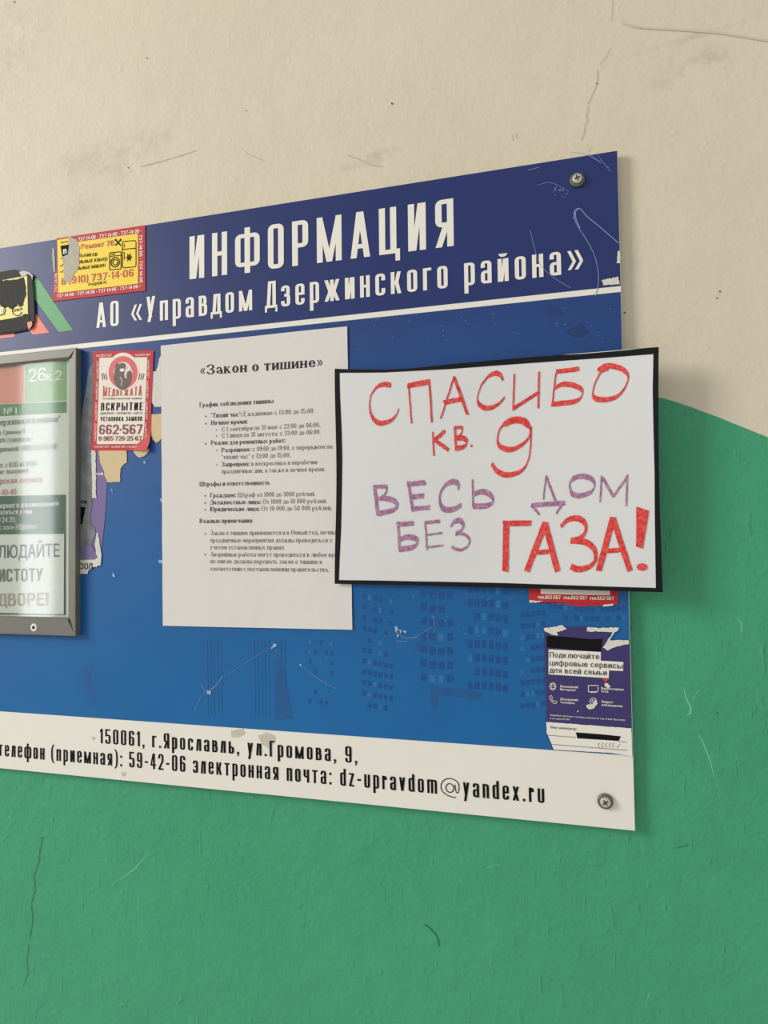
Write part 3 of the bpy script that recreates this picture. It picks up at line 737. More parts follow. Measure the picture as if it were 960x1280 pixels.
BODY = [('*График соблюдения тишины*', 249.7, 509.3, 341.7, 503.8), ('*"Тихий час":* Ежедневно с 13:00 до 15:00.', 263.7, 522.3, 393, 516.3), ('*Ночное время:*', 263.7, 531.5, 309.2, 529.5),
    ('С 1 сентября по 31 мая: с 22:00 до 06:00,', 277, 539.5, 400, 533.8), ('С 1 июня по 31 августа: с 23:00 до 06:00.', 277, 547.3, 400.7, 542.7), ('*Режим для ремонтных работ:*', 263.7, 556.4, 356.7, 553.3),
    ('*Разрешено:* с 09:00 до 19:00, с перерывом на', 277, 565.5, 415.5, 560.7), ('"тихий час" с 13:00 до 15:00.', 277, 574.2, 363, 571.5), ('*Запрещено:* в воскресенье и нерабочие', 277, 583.3, 397, 580.2),
    ('праздничные дни, а также в ночное время.', 277, 592, 406.2, 589), ('*Штрафы и ответственность*', 249.7, 608, 337.5, 605.9), ('*Граждане:* Штраф от 1000 до 3000 рублей.', 263, 622, 394.2, 620),
    ('*Должностные лица:* От 1000 до 10 000 рублей.', 263, 630.7, 408.7, 629), ('*Юридические лица:* От 10 000 до 50 000 рублей.', 263, 639.2, 415, 637.7), ('*Важные примечания*', 249.7, 653.9, 315, 653.4),
    ('Закон о тишине применяется и в Новый год, ночные', 263, 669, 424, 668), ('праздничные мероприятия должны проводиться с', 263, 678, 415.5, 678), ('учетом установленных правил.', 263, 686.7, 356, 687),
    ('Аварийные работы могут проводиться в любое время', 263, 695.5, 430, 696.2), ('но они не должны нарушать закон о тишине в', 263, 704, 403, 705), ('соответствии с постановлениями правительства.', 263, 713.4, 411, 714.7)]
for t_, a, b, c, d in BODY: write(q, t_, (a, b), (c, d), 5.9, yl, 'serif', surf=wave)
def onp(p):
    s = W(p, yl); s.y = yl + wave(s.x, s.z); return s
for p in ((257.5, 520.5), (257.5, 529.7), (257.5, 554.7), (257, 619.9), (257, 628.8), (257, 637.2), (257, 667.2), (257, 693.2)): q.poly([onp(a) for a in circle(p[0], p[1], .8, 1.0, 10)])
for p in ((271, 537.5), (271, 545.2), (271.5, 563.2), (271.5, 581.2)):
    a, b = circle(p[0], p[1], .85, 1.0, 10), circle(p[0], p[1], .5, .65, 10)
    for k in range(10): j = (k + 1) % 10; q.poly([onp(a[k]), onp(a[j]), onp(b[j]), onp(b[k])])
q.build('body_lettering', M['ink_soft'], nt_, facing=True)

# ------------------------------------------------------------------ hand-lettered poster
def pd(px, py):
    u = (px - 418) / 410; v = (py - 435) / 300
    return -(.0035 + .0055 * u + .013 * max(0, u) ** 3 * (1 - .45 * v) + .0012 * math.sin(u * 7 + 1.5 * v))
def PW(p, off=0.0): return W(p, pd(*p) - off)
A = zoom(410, 430, 3.877); B = zoom(620, 420, 3.764)
top = [(418.3, 461), (440, 461.8), (480, 462), (515, 460.6), (560, 455.6), (630, 449.3), (700, 443.7), (760, 438.8), (823.4, 433.8)]
bot = [(418.3, 729.8), (440, 730.2), (480, 730.8), (520, 731.6), (560, 732.7), (630, 734.8), (700, 736.6), (760, 738.6), (828.6, 740.3)]
lef = lambda v: 418.3 + 2.2 * math.sin(v * math.pi) ** 2
def poster_pt(u, v):
    def ev(L, u):
        t = u * (len(L) - 1); i = min(int(t), len(L) - 2); t -= i
        return (L[i][0] * (1 - t) + L[i + 1][0] * t, L[i][1] * (1 - t) + L[i + 1][1] * t)
    a, b = ev(top, u), ev(bot, u)
    x = a[0] * (1 - v) + b[0] * v + 2.2 * math.sin(v * math.pi) ** 2 * (1 - u)
    if u > .9: x -= (u - .9) * 10 * 2.2 * math.sin(v * math.pi)
    return (x, a[1] * (1 - v) + b[1] * v)
po = thing('handmade_poster', PW((418.3, 729.8)), 'white hand-lettered sheet with thick black border and red and purple marker letters', 'poster')
NX, NZ = 48, 24; vs = []; fs = []
for off in (0, -.0005):
    for j in range(NZ + 1):
        for i in range(NX + 1): vs.append(tuple(Vector(PW(poster_pt(i / NX, j / NZ))) + Vector((0, -off, 0))))
K = (NX + 1) * (NZ + 1)
for j in range(NZ):
    for i in range(NX):
        a = j * (NX + 1) + i; q4 = [a, a + 1, a + NX + 2, a + NX + 1]; fs += [q4, [k + K for k in reversed(q4)]]
rim = [i for i in range(NX + 1)] + [j * (NX + 1) + NX for j in range(1, NZ + 1)] + [NZ * (NX + 1) + i for i in range(NX - 1, -1, -1)] + [j * (NX + 1) for j in range(NZ - 1, 0, -1)]
add_rim(vs, fs, rim, K)
m = MB(); m.mesh(vs, fs); m.build('paper_sheet', M['poster'], po, smooth=True)
# border: four strips of tape, inner edges uneven
def strip(outer, inner):
    m = MB(); n = 40
    def ev(L, t):
        t *= len(L) - 1; i = min(int(t), len(L) - 2); t -= i
        return (L[i][0] * (1 - t) + L[i + 1][0] * t, L[i][1] * (1 - t) + L[i + 1][1] * t)
    for k in range(n):
        for h in range(2):
            def at_(t, s):
                a, b = ev(outer, t), ev(inner, t); return PW((a[0] * (1 - s) + b[0] * s, a[1] * (1 - s) + b[1] * s), .0003)
            m.poly([at_(k / n, h / 2), at_((k + 1) / n, h / 2), at_((k + 1) / n, (h + 1) / 2), at_(k / n, (h + 1) / 2)])
    m.build('border_strip', M['tape'], po, facing=True)
e_ = [poster_pt(i / 24, 0) for i in range(25)]
strip([(p[0], p[1] - .1 + (.9 if .75 < i / 24 < .95 else 0)) for i, p in enumerate(e_)], [(423.5, 466), (450, 465.9), (480, 465.6), (515, 463.8), (560, 461.5), (620, 456.9), (700, 451.2), (760, 447), (823.6, 442)])
e_ = [poster_pt(i / 24, 1) for i in range(25)]
strip(e_, [(418.5, 725), (480, 725.8), (520, 726.7), (560, 727.3), (630, 728.8), (700, 731.2), (760, 733.2), (828.4, 735.2)])
e_ = [poster_pt(0, i / 24) for i in range(25)]
strip(e_, [(424.3, 461.2), A(58, 250), A(66, 420), A(69, 560), A(66, 760), A(63, 900), A(56, 1040), (423.3, 729.8)])
e_ = [poster_pt(1, i / 24) for i in range(25)]
strip(e_, [(816.7, 434.6), B(740, 120), B(737, 250), B(741, 450), B(746, 650), B(747, 850), B(750, 1050), (819.9, 740)])

class Marker:
    def __init__(s): s.m = MB(); s.k = 0
    def quad(s, pts):
        s.k += 1; s.m.poly([PW(p, .0005 + .000002 * (s.k % 50)) for p in pts])
    def line(s, pts, nib, mn=1.2, smooth=True, wob=.25):
        """chisel nib swept along the stroke: broad across the nib's edge, thin along it"""
        pts = smooth_pts(pts, 5) if (smooth and len(pts) > 2) else [tuple(pts[0][d] + (pts[-1][d] - pts[0][d]) * k / 8 for d in (0, 1)) for k in range(9)] if len(pts) == 2 else pts
        r = random.Random(int(pts[0][0] * 7 + pts[0][1])); n = len(pts); L = []
        for i, p in enumerate(pts):
            a, b = pts[max(0, i - 1)], pts[min(n - 1, i + 1)]; dx, dy = b[0] - a[0], b[1] - a[1]; l = math.hypot(dx, dy) or 1
            nx, ny = -dy / l, dx / l
            proj = abs(nx * nib[0] + ny * nib[1]); sg = 1 if nx * nib[0] + ny * nib[1] >= 0 else -1
            # across the stroke: nib component plus a round minimum
            vx = nib[0] * sg * proj / max(math.hypot(*nib), .01) + nx * mn; vy = nib[1] * sg * proj / max(math.hypot(*nib), .01) + ny * mn
            j = r.uniform(-wob, wob)
            L.append(((p[0] + vx / 2 + nx * j, p[1] + vy / 2 + ny * j), (p[0] - vx / 2 + nx * j, p[1] - vy / 2 + ny * j)))
        for i in range(n - 1): s.quad([L[i][0], L[i + 1][0], L[i + 1][1], L[i][1]])
    def bar(s, a, b, wpx, wob=.35):
        r = random.Random(int(a[0] * 13 + b[1])); n = 10
        dx, dy = b[0] - a[0], b[1] - a[1]; l = math.hypot(dx, dy); nx, ny = -dy / l, dx / l; L = []
        for i in range(n + 1):
            t = i / n; j = r.uniform(-wob, wob); k = r.uniform(-wob, wob)
            sl = (0 if 0 < i < n else r.uniform(-.9, .9))
            L.append(((a[0] + dx * t + nx * (wpx / 2 + j) + dx / l * sl, a[1] + dy * t + ny * (wpx / 2 + j) + dy / l * sl), (a[0] + dx * t - nx * (wpx / 2 + k) - dx / l * sl, a[1] + dy * t - ny * (wpx / 2 + k) - dy / l * sl)))
        for i in range(n): s.quad([L[i][0], L[i + 1][0], L[i + 1][1], L[i][1]])
nb = (1.2, -5.2)
def S_(zf_, pts): return [zf_(*p) for p in pts]
r1 = Marker()
r1.line(S_(A, [(300, 212), (298, 198), (262, 196), (232, 212), (208, 250), (201, 290), (206, 335), (224, 368), (255, 384), (300, 372), (330, 345), (342, 312)]), nb)
r1.line(S_(A, [(390, 205), (405, 385)]), nb, 1.3); r1.bar(A(384, 203), A(492, 182), 6.4); r1.line(S_(A, [(490, 172), (503, 380)]), nb, 1.8)
r1.line(S_(A, [(612, 155), (545, 362)]), nb, 1.8); r1.bar(A(610, 160), A(676, 342), 3.6); r1.bar(A(560, 283), A(650, 266), 5.6)
r1.line(S_(A, [(848, 175), (835, 150), (810, 142), (775, 158), (740, 205), (724, 260), (732, 292), (765, 310), (805, 303), (835, 282), (856, 258)]), nb)
r1.line(S_(B, [(85, 178), (80, 350)]), nb, 1.7); r1.bar(B(80, 342), B(202, 263), 4.2); r1.line(S_(B, [(202, 168), (199, 340)]), nb, 2.0)
r1.bar(B(283, 168), B(390, 154), 5.4); r1.line(S_(B, [(282, 172), (272, 250), (264, 328)]), nb, 1.6)
r1.line(S_(B, [(276, 245), (310, 228), (360, 230), (402, 252), (404, 278), (380, 304), (320, 315), (260, 320)]), nb, 1.4)
r1.line(S_(B, [(478, 160), (515, 140), (570, 146), (610, 168), (622, 200), (602, 250), (562, 288), (505, 300), (462, 290), (455, 262), (470, 210), (498, 165), (530, 150)]), nb, 1.5)
r1.m.build('red_lettering', M['marker_red'], po, facing=True); r1 = Marker()
r1.line(S_(A, [(508, 425), (510, 480), (513, 542)]), nb, 1.5); r1.bar(A(514, 468), A(566, 420), 4.2); r1.bar(A(512, 462), A(584, 514), 4.6)
r1.line(S_(A, [(614, 405), (620, 508)]), nb, 2.2); r1.bar(A(610, 406), A(652, 402), 3.8); r1.line(S_(A, [(648, 402), (648, 425), (635, 448), (616, 462)]), nb, 1.5)
r1.line(S_(A, [(618, 456), (650, 456), (672, 470), (668, 490), (645, 502), (616, 506)]), nb, 1.4); r1.bar(A(694, 488), A(693, 500), 2.2)
r1.m.build('red_lettering', M['marker_red'], po, facing=True); r1 = Marker()
r1.line(S_(B, [(164, 440), (140, 402), (95, 390), (45, 406), (12, 452), (8, 500), (28, 526), (70, 534), (120, 512), (155, 475), (164, 432), (163, 500), (155, 570), (132, 622), (90, 648), (40, 652), (0, 632), (-20, 600)]), nb, 1.6)
r1.line(S_(B, [(150, 425), (120, 402), (80, 402), (40, 420)]), nb, .8)
r1.m.build('red_lettering', M['marker_red'], po, facing=True)
r2 = Marker()
r2.bar(B(48, 872), B(44, 1108), 7.6); r2.bar(B(32, 882), B(165, 880), 6.8)
r2.bar(B(233, 875), B(143, 1108), 7.2); r2.bar(B(230, 878), B(290, 1108), 7.2); r2.bar(B(168, 1022), B(250, 1014), 5.8)
r2.line(S_(B, [(304, 896), (340, 864), (385, 858), (418, 882), (420, 922), (392, 952), (350, 965)]), (1.2, -4.2), 3.2)
r2.line(S_(B, [(352, 962), (425, 972), (464, 1008), (466, 1055), (435, 1088), (385, 1097), (352, 1084)]), (1.2, -4.0), 3.8)
r2.bar(B(552, 852), B(482, 1105), 7.6); r2.bar(B(550, 858), B(630, 1106), 7.0); r2.bar(B(510, 1012), B(592, 1006), 5.6)
r2.quad([B(660, 803), B(719, 822), B(704, 920), B(678, 918)]); r2.quad([B(664, 900), B(704, 915), B(690, 1001), B(658, 990)]); r2.quad([B(660, 803), B(690, 812), B(690, 990), B(660, 985)])
c = circle(*B(687, 1087), 6.8, 4.6, 14); r2.m.poly([PW(p, .0006) for p in c])
r2.m.build('red_lettering', M['marker_red'], po, facing=True)
pu = Marker()
pu.line(S_(A, [(224, 685), (232, 750), (241, 826)]), nb, 3.2); pu.bar(A(222, 692), A(280, 690), 4.6); pu.line(S_(A, [(278, 685), (284, 708), (270, 735), (246, 752)]), nb, 1.6); pu.bar(A(244, 750), A(285, 748), 5)
pu.line(S_(A, [(280, 748), (318, 760), (337, 782), (325, 800), (290, 812), (240, 823)]), nb, 1.6)
pu.line(S_(A, [(388, 668), (410, 812)]), nb, 2.4); pu.bar(A(383, 680), A(471, 671), 5.8); pu.bar(A(396, 742), A(463, 735), 6.2); pu.bar(A(406, 800), A(492, 792), 5.6)
pu.line(S_(A, [(632, 706), (628, 676), (598, 668), (566, 686), (543, 725), (543, 772), (562, 800), (604, 802), (645, 780)]), nb, 2.0)
pu.line(S_(A, [(700, 655), (702, 790)]), nb, 1.6); pu.line(S_(A, [(704, 728), (745, 716), (782, 728), (799, 755), (785, 778), (745, 786), (704, 786)]), nb, 1.8)
pu.m.build('purple_lettering', M['marker_purple'], po, facing=True); pu = Marker()
pu.line(S_(B, [(235, 655), (222, 770)]), nb, 1.6); pu.bar(B(236, 660), B(283, 788), 2.6); pu.bar(B(165, 797), B(322, 784), 5.6); pu.bar(B(168, 800), B(204, 840), 2.6); pu.bar(B(320, 775), B(282, 836), 2.2)
pu.line(S_(B, [(356, 672), (400, 660), (445, 670), (464, 700), (446, 734), (400, 750), (360, 744), (347, 715), (350, 684), (375, 666)]), nb, 1.4)
pu.line(S_(B, [(495, 658), (490, 782)]), nb, 1.8); pu.bar(B(497, 662), B(553, 758), 3.4); pu.line(S_(B, [(553, 752), (618, 660)]), nb, 1.7); pu.line(S_(B, [(618, 652), (612, 800)]), nb, 1.8)
pu.m.build('purple_lettering', M['marker_purple'], po, facing=True); pu = Marker()
pu.line(S_(A, [(338, 862), (346, 996)]), nb, 2.2); pu.bar(A(332, 876), A(414, 868), 5.8); pu.line(S_(A, [(345, 948), (385, 935), (425, 944), (433, 962), (410, 985), (345, 996)]), nb, 1.7)
pu.line(S_(A, [(470, 862), (479, 998)]), nb, 1.3); pu.bar(A(468, 866), A(541, 858), 4.2); pu.bar(A(474, 925), A(552, 916), 2.4); pu.bar(A(474, 986), A(556, 976), 2.4)
pu.line(S_(A, [(594, 886), (610, 862), (640, 856), (656, 880), (642, 908), (618, 920)]), nb, 1.8); pu.line(S_(A, [(622, 918), (662, 924), (686, 950), (672, 984), (636, 998), (598, 984)]), (.6, -2.2), 1.6)
pu.m.build('purple_lettering', M['marker_purple'], po, facing=True)

# ------------------------------------------------------------------ stickers
def sticker(name, outline, label, cat, material, y=-.0010, th=.0004, part='sticker_paper', group=None):
    t = thing(name, W(outline[-1]), label, cat, group)
    m = MB(); m.slab(P(outline, y), th); m.build(part, material, t)
    return t
def poly_part(t, name, pts, y, m, xmin=None):
    if xmin is None: return blob(name, pts, y, M[m], t)
    q = MB(); q.poly([(max(p.x, xmin), p.y, p.z) for p in P(pts, y)]); return q.build(name, M[m], t, facing=True)

# yellow appliance repair sticker
z = zoom(0, 260, 4.0)
ys_ = sticker('repair_sticker', [z(345, 143), z(725, 86), z(727, 413), z(262, 467), z(275, 320), z(286, 300), z(283, 152)], 'yellow sticker with red phone-number border advertising appliance repair, on the navy band', 'sticker', M['red'])
poly_part(ys_, 'yellow_field', [z(286, 160), z(345, 150), z(385, 170), z(690, 127), z(690, 378), z(291, 425), z(290, 320)], -.0012, 'yellow')
q = MB(True); y = -.0013
write(q, '737-14-06 • 737-14-06 • 737-14-06 •', z(390, 166), z(708, 122), 4.6, y, bold=.015)
write(q, '737-14-06 • 737-14-06 • 737-14-06 • 737-14-06 •', z(284, 449), z(702, 399), 4.2, y, bold=.015)
write(q, '737-14-06 • 737-14-06 •', z(697, 134), z(699, 388), 3.8, y, bold=.015, turn=(1, 0))
write(q, '737-14-06', z(287, 420), z(287, 326), 3.4, y, bold=.01, turn=(-1, 0))
q.build('border_numbers', M['print_white'], ys_, facing=True)
q = MB(True); write(q, 'Ремонт 76', z(405, 207), z(571, 187), 6.6, y, bold=.02); write(q, '8 (910) 737-14-06', z(306, 385), z(668, 341), 9.0, y, bold=.015)
q.build('red_lettering', M['red_text'], ys_, facing=True)
q = MB(True); write(q, 'льников', z(394, 247), z(486, 240), 5.6, y, bold=.012); write(q, 'ильных камер', z(385, 280), z(537, 262), 5.6, y, bold=.012); write(q, 'альных машин', z(374, 312), z(526, 294), 5.6, y, bold=.012); write(q, 'Андрей Н.', z(440, 389), z(534, 378), 4.2, y, bold=.01)
write(q, 'срочно', z(303, 177), z(340, 172), 2.6, y)
for cx, cy in ((312, 250), (307, 288), (309, 318)): ribbon(q, [z(cx - 8, cy - 2), z(cx - 2, cy + 5), z(cx + 9, cy - 8)], y, .9)
def rr(x0, y0, x1, y1, r): 
    out = []
    for cx, cy, a in ((x1 - r, y0 + r, -90), (x1 - r, y1 - r, 0), (x0 + r, y1 - r, 90), (x0 + r, y0 + r, 180)):
        out += [(cx + r * math.cos(math.radians(a + 90 * k / 4)), cy + r * math.sin(math.radians(a + 90 * k / 4))) for k in range(5)]
    return out
def sk(p): return z(p[0], p[1] - (p[0] - 612) * .09)
ribbon(q, [sk(p) for p in rr(612, 168, 680, 300, 9)], y, 1.0, True); ribbon(q, [sk((612, 207)), sk((680, 207))], y, 1.0); ribbon(q, [sk((621, 180)), sk((621, 198))], y, .9); ribbon(q, [sk((621, 220)), sk((621, 260))], y, .9)
for a in range(3): ribbon(q, [sk((645 + 16 * math.cos(a * 1.047), 250 + 20 * math.sin(a * 1.047))), sk((645 - 16 * math.cos(a * 1.047), 250 - 20 * math.sin(a * 1.047)))], y, 1.1)
ribbon(q, [sk(p) for p in circle(645, 250, 10, 12, 12)], y, .8, True)
ribbon(q, [sk(p) for p in rr(548, 218, 605, 304, 4)], y, 1.0, True); ribbon(q, [sk((548, 236)), sk((605, 236))], y, .9); ribbon(q, [sk(p) for p in circle(576, 268, 21, 24, 20)], y, 1.3, True); ribbon(q, [sk(p) for p in circle(576, 268, 12, 14, 16)], y, 1.0, True); ribbon(q, [sk((556, 227)), sk((576, 227))], y, 1.2)
ribbon(q, [z(577, 158), z(604, 188)], y, 1.6); ribbon(q, [z(604, 158), z(577, 188)], y, 1.4); q.poly(P([z(*p) for p in circle(579, 160, 5, 6, 8)], y)); q.poly(P([z(*p) for p in circle(603, 160, 5, 6, 8)], y))
q.poly(P([z(303, 190), z(346, 183), z(340, 232), z(312, 244)], y))
q.build('black_print', M['ink'], ys_, facing=True)
poly_part(ys_, 'torn_fibre', ragged([z(348, 143), z(383, 158), z(398, 200), z(392, 300), z(378, 322), z(350, 372), z(320, 372), z(318, 300), z(312, 240), z(340, 225), z(338, 180)], .7, 2, 4), -.0015, 'torn_grey')
q = MB(True); write(q, 'В', z(316, 230), z(334, 227), 6, -.0016, bold=.02); q.build('white_letter', M['print_white'], ys_, facing=True)
o = blob('torn_edge', ragged([z(261, 200), z(270, 200), z(275, 260), z(277, 318), z(268, 320), z(262, 260)], .4, 2, 9), -.0006, M['torn_grey'], ys_)

# black smeared yellow sticker
z = zoom(0, 320, 9.6)
bs = sticker('smeared_sticker', [z(-330, 240), z(0, 190), z(185, 160), z(228, 188), z(330, 205), z(385, 250), z(400, 420), z(412, 640), z(412, 775), z(380, 850), z(325, 885), z(150, 920), z(0, 936), z(-330, 965)],
    'charcoal sticker with a yellow field smeared over in black paint, at the photo left edge', 'sticker', M['plate'], y=-.0024, th=.0016, part='backing')
poly_part(bs, 'yellow_field', [z(-280, 330), z(0, 295), z(325, 235), z(335, 700), z(150, 745), z(0, 770), z(-280, 800)], -.0026, 'yellow_pale')
poly_part(bs, 'paint_smear', ragged([z(-280, 320), z(0, 300), z(100, 285), z(290, 262), z(310, 330), z(308, 460), z(285, 585), z(240, 610), z(215, 580), z(150, 635), z(100, 610), z(50, 615), z(0, 590), z(-280, 640)], .9, 2.5, 5), -.0028, 'smear')
poly_part(bs, 'lower_paint_smear', ragged([z(-280, 800), z(0, 775), z(120, 752), z(215, 740), z(300, 695), z(345, 705), z(370, 800), z(320, 870), z(150, 905), z(0, 922), z(-280, 945)], .6, 2.5, 6), -.0029, 'smear')
q = MB(); ribbon(q, [z(*p) for p in circle(205, 655, 58, 60, 24, .3, 5.0)], -.003, .9); write(q, '24/7', z(160, 668), z(268, 655), 3.6, -.003, bold=.01)
ribbon(q, [z(0, 600), z(50, 600), z(62, 650), z(50, 700), z(-10, 712)], -.003, .9)
q.build('black_print', M['ink'], bs, facing=True)
q = MB(True); write(q, 'В', z(2, 690), z(40, 685), 6.8, -.0031, bold=.04); q.build('white_letter', M['print_white'], bs, facing=True)
poly_part(bs, 'torn_fibre', ragged([z(232, 195), z(285, 178), z(350, 195), z(392, 240), z(392, 285), z(370, 240), z(330, 215), z(300, 240), z(250, 240)], .5, 1.6, 7), -.0031, 'torn_white')
M['torn_pink'] = mat('torn_pink_fibre', (222, 168, 148), .9, mottle=.12, scale=200)
poly_part(bs, 'torn_pink_fibre', ragged([z(325, 795), z(375, 785), z(388, 820), z(372, 860), z(345, 885), z(335, 840)], .5, 1.6, 8), -.0031, 'torn_pink')

# scraps left on the board around the locksmith sticker
def scrap(name, pts, y, m, label, cat, amp=.5, seed=1, step=2.2, th=.0003):
    pp = ragged(pts, amp, step, seed); t = MB(); t.slab(P(pp, y), th); o = t.build(name, M[m]); 
    c = W(pts[0]); o.data.transform(Matrix.Translation(-c)); o.location = c
    return tag(o, label, cat)
def part_of(o, name, mb, m):
    ob = mb.build(name, M[m], None, facing=True); ob.parent = o; ob.location = -o.location; return ob
z = zoom(80, 560, 7.3846); z5 = zoom(110, 425, 8.26)
flyer = scrap('violet_flyer_remnant', [z(255, 20), z(330, 20), z(350, 160), z(375, 260), z(398, 320), z(385, 560), z(365, 760), z(345, 940), z(310, 990), z(150, 990), z(150, 480), z(250, 460)], -.0006, 'purple_flyer',
    'faded violet flyer strip left stuck beside the grey picture frame', 'paper scrap', .2)
q = MB(True); write(q, 'тей', z(290, 248), z(360, 250), 3.4, -.0008, bold=.02); part_of(flyer, 'white_lettering', q, 'print_white')
M['worn_photo'] = mat('worn_printed_fibre', (118, 121, 122), .9, mottle=.65, scale=70, bump=.3)
gs = scrap('worn_grey_strip', [z5(10, 300), z5(55, 230), z5(60, 420), z5(45, 760), z5(30, 1130), z(290, 30), z(292, 200), z(296, 460), z(258, 465), z(255, 540), z(240, 620), z(245, 700), z(285, 730), z(290, 790), z(262, 850), z(250, 960), z(340, 960), z(335, 1085), z(318, 1075), z(300, 1110), z(285, 1085), z(262, 1100), z(245, 1135), z(222, 1120), z(215, 1165), z(120, 1165), z(100, 600), z(100, 100)], -.0010, 'worn_photo',
    'torn grey and white paper strip half hidden by the side of the picture frame', 'paper scrap', .35, 3)
poly = lambda pts, y: (lambda m_: (m_.poly(P(pts, y)), m_)[1])(MB())
part_of(gs, 'white_tear', poly(ragged([z(300, 790), z(315, 780), z(330, 900), z(345, 985), z(338, 1080), z(300, 1095), z(262, 1100), z(225, 1125), z(215, 1162), z(120, 1162), z(120, 1035), z(290, 1030), z(296, 960), z(285, 900)], .4, 2, 3), -.0012), 'torn_white')
part_of(gs, 'white_edge', poly(ragged([z(250, 20), z(292, 25), z(296, 460), z(258, 465), z(262, 300)], .5, 2, 13), -.0012), 'torn_white')
part_of(gs, 'violet_patch', poly(ragged([z(165, 935), z(240, 880), z(290, 960), z(305, 1015), z(165, 1015)], .7, 2, 14), -.0013), 'purple_flyer')
part_of(gs, 'dark_patch', poly(ragged([z(120, 545), z(198, 545), z(180, 640), z(170, 700), z(120, 700)], .4, 2, 15), -.0012), 'ink')
q = MB(True); write(q, 'сь', z(158, 512), z(212, 510), 5.2, -.0014, bold=.02); write(q, 'ЗОЛ', z(150, 1118), z(262, 1118), 7.4, -.0014); part_of(gs, 'black_lettering', q, 'ink')
scrap('beige_paper_scrap', [z(318, 10), z(575, 10), z(580, 130), z(540, 160), z(520, 195), z(515, 312), z(398, 318), z(375, 255), z(365, 205), z(335, 130)], -.0009, 'beige', 'large beige paper patch hanging below the red locksmith sticker', 'paper scrap', .3, 2)
scrap('beige_paper_scrap', [z(630, 10), z(790, 5), z(765, 55), z(735, 75), z(695, 88), z(660, 65)], -.0009, 'beige', 'small rounded beige scrap under the bottom right corner of the locksmith sticker', 'paper scrap', .3, 3)
scrap('beige_paper_scrap', [z5(640, 768), z5(790, 762), z5(790, 1000), z5(760, 1012), z5(735, 1045), z5(700, 1062), z5(668, 1030), z5(640, 950)], -.0008, 'beige', 'beige scrap between locksmith sticker and typed notice', 'paper scrap', .3, 4)
scrap('white_paper_scrap', [z5(660, 325), z5(705, 318), z5(735, 200), z5(755, 150), z5(790, 200), z5(790, 660), z5(740, 690), z5(690, 690), z5(655, 640)], -.0007, 'torn_white', 'torn whitish scrap between the locksmith sticker and the typed notice', 'paper scrap', .4, 5)

# red locksmith sticker
z = z5
def lk(x, y):      # the lower right corner lifts off the board
    return -.0012 - .006 * max(0, (x + y - 1560) / 220) ** 1.6 if x + y > 1560 else -.0012
LS = [[(48, 115), (678, 107)], [(62, 330), (668, 330)], [(58, 560), (656, 560)], [(46, 800), (650, 800)], [(40, 960), (645, 960)], [(36, 1060), (634, 1060)], [(34, 1140), (600, 1140)]]
ls = thing('locksmith_sticker', W(z(34, 1140)), 'red bordered white sticker with a brown bear emblem advertising locksmiths', 'sticker')
m = MB(); NX = 22; NR = 30; vs = []; fs = []
def ls_pt(u, v):
    t = v * (len(LS) - 1); i = min(int(t), len(LS) - 2); t -= i
    a = [LS[i][0][d] * (1 - t) + LS[i + 1][0][d] * t for d in (0, 1)]; b = [LS[i][1][d] * (1 - t) + LS[i + 1][1][d] * t for d in (0, 1)]
    return (a[0] * (1 - u) + b[0] * u, a[1] * (1 - u) + b[1] * u)
for th in (0, .0003):
    for j in range(NR + 1):
        for i in range(NX + 1):
            p = ls_pt(i / NX, j / NR); s = W(z(*p), lk(*p)); vs.append((s.x, s.y + th, s.z))
K = (NX + 1) * (NR + 1)
for j in range(NR):
    for i in range(NX):
        a = j * (NX + 1) + i; q4 = [a, a + 1, a + NX + 2, a + NX + 1]; fs += [q4, [k + K for k in reversed(q4)]]
rim = [i for i in range(NX + 1)] + [j * (NX + 1) + NX for j in range(1, NR + 1)] + [NR * (NX + 1) + i for i in range(NX - 1, -1, -1)] + [j * (NX + 1) for j in range(NR - 1, 0, -1)]
add_rim(vs, fs, rim, K)
m.mesh(vs, fs); m.build('sticker_paper', M['red'], ls, smooth=True)
y = -.0014
poly_part(ls, 'white_field', [z(118, 182), z(612, 178), z(596, 560), z(582, 900), z(566, 1040), z(552, 1072), z(90, 1076), z(108, 600)], y, 'cream_paper')
poly_part(ls, 'emblem_disc', [z(*p) for p in circle(364, 330, 166, 200, 48)], -.0015, 'cream_paper')
q = MB(); a, b = circle(362, 335, 150, 168, 48), circle(360, 345, 98, 120, 48)
for k in range(48): j = (k + 1) % 48; q.poly(P([z(*a[k]), z(*a[j]), z(*b[j]), z(*b[k])], -.0016))
q.build('emblem_ring', M['red_worn'], ls, facing=True)
bear = [(282, 262), (296, 240), (318, 246), (345, 236), (372, 240), (388, 254), (386, 290), (378, 330), (372, 360), (384, 392), (398, 352), (412, 322), (436, 318), (452, 342), (452, 390), (440, 440), (410, 490), (372, 512), (330, 508), (295, 478), (268, 420), (266, 360), (276, 310)]
bear_o = poly_part(ls, 'bear_emblem', [z(*p) for p in smooth_pts(bear + bear[:1], 3)[:-1]], -.0017, 'bear')
q = MB(); q.poly(P([z(*p) for p in circle(352, 310, 26, 18, 14)], -.0018)); ribbon(q, [z(*p) for p in circle(418, 292, 20, 26, 16)], -.0018, 1.2, True); ribbon(q, [z(330, 380), z(352, 420), z(340, 470)], -.0018, .7); ribbon(q, [z(384, 372), z(394, 392), z(398, 380)], -.0018, 1.6)
q.build('emblem_highlights', M['cream_paper'], bear_o, facing=True)
q = MB(True); write(q, 'МЕДВЕЖАТА', z(152, 584), z(552, 578), 11.4, y - .0002, 'cond', warp=lambda u, v: .02 + v * (.62 + .58 * abs(2 * u - 1) ** 1.6) + (.06 * math.sin(math.pi * u)))
q.build('arched_lettering', M['red_text'], ls, facing=True)
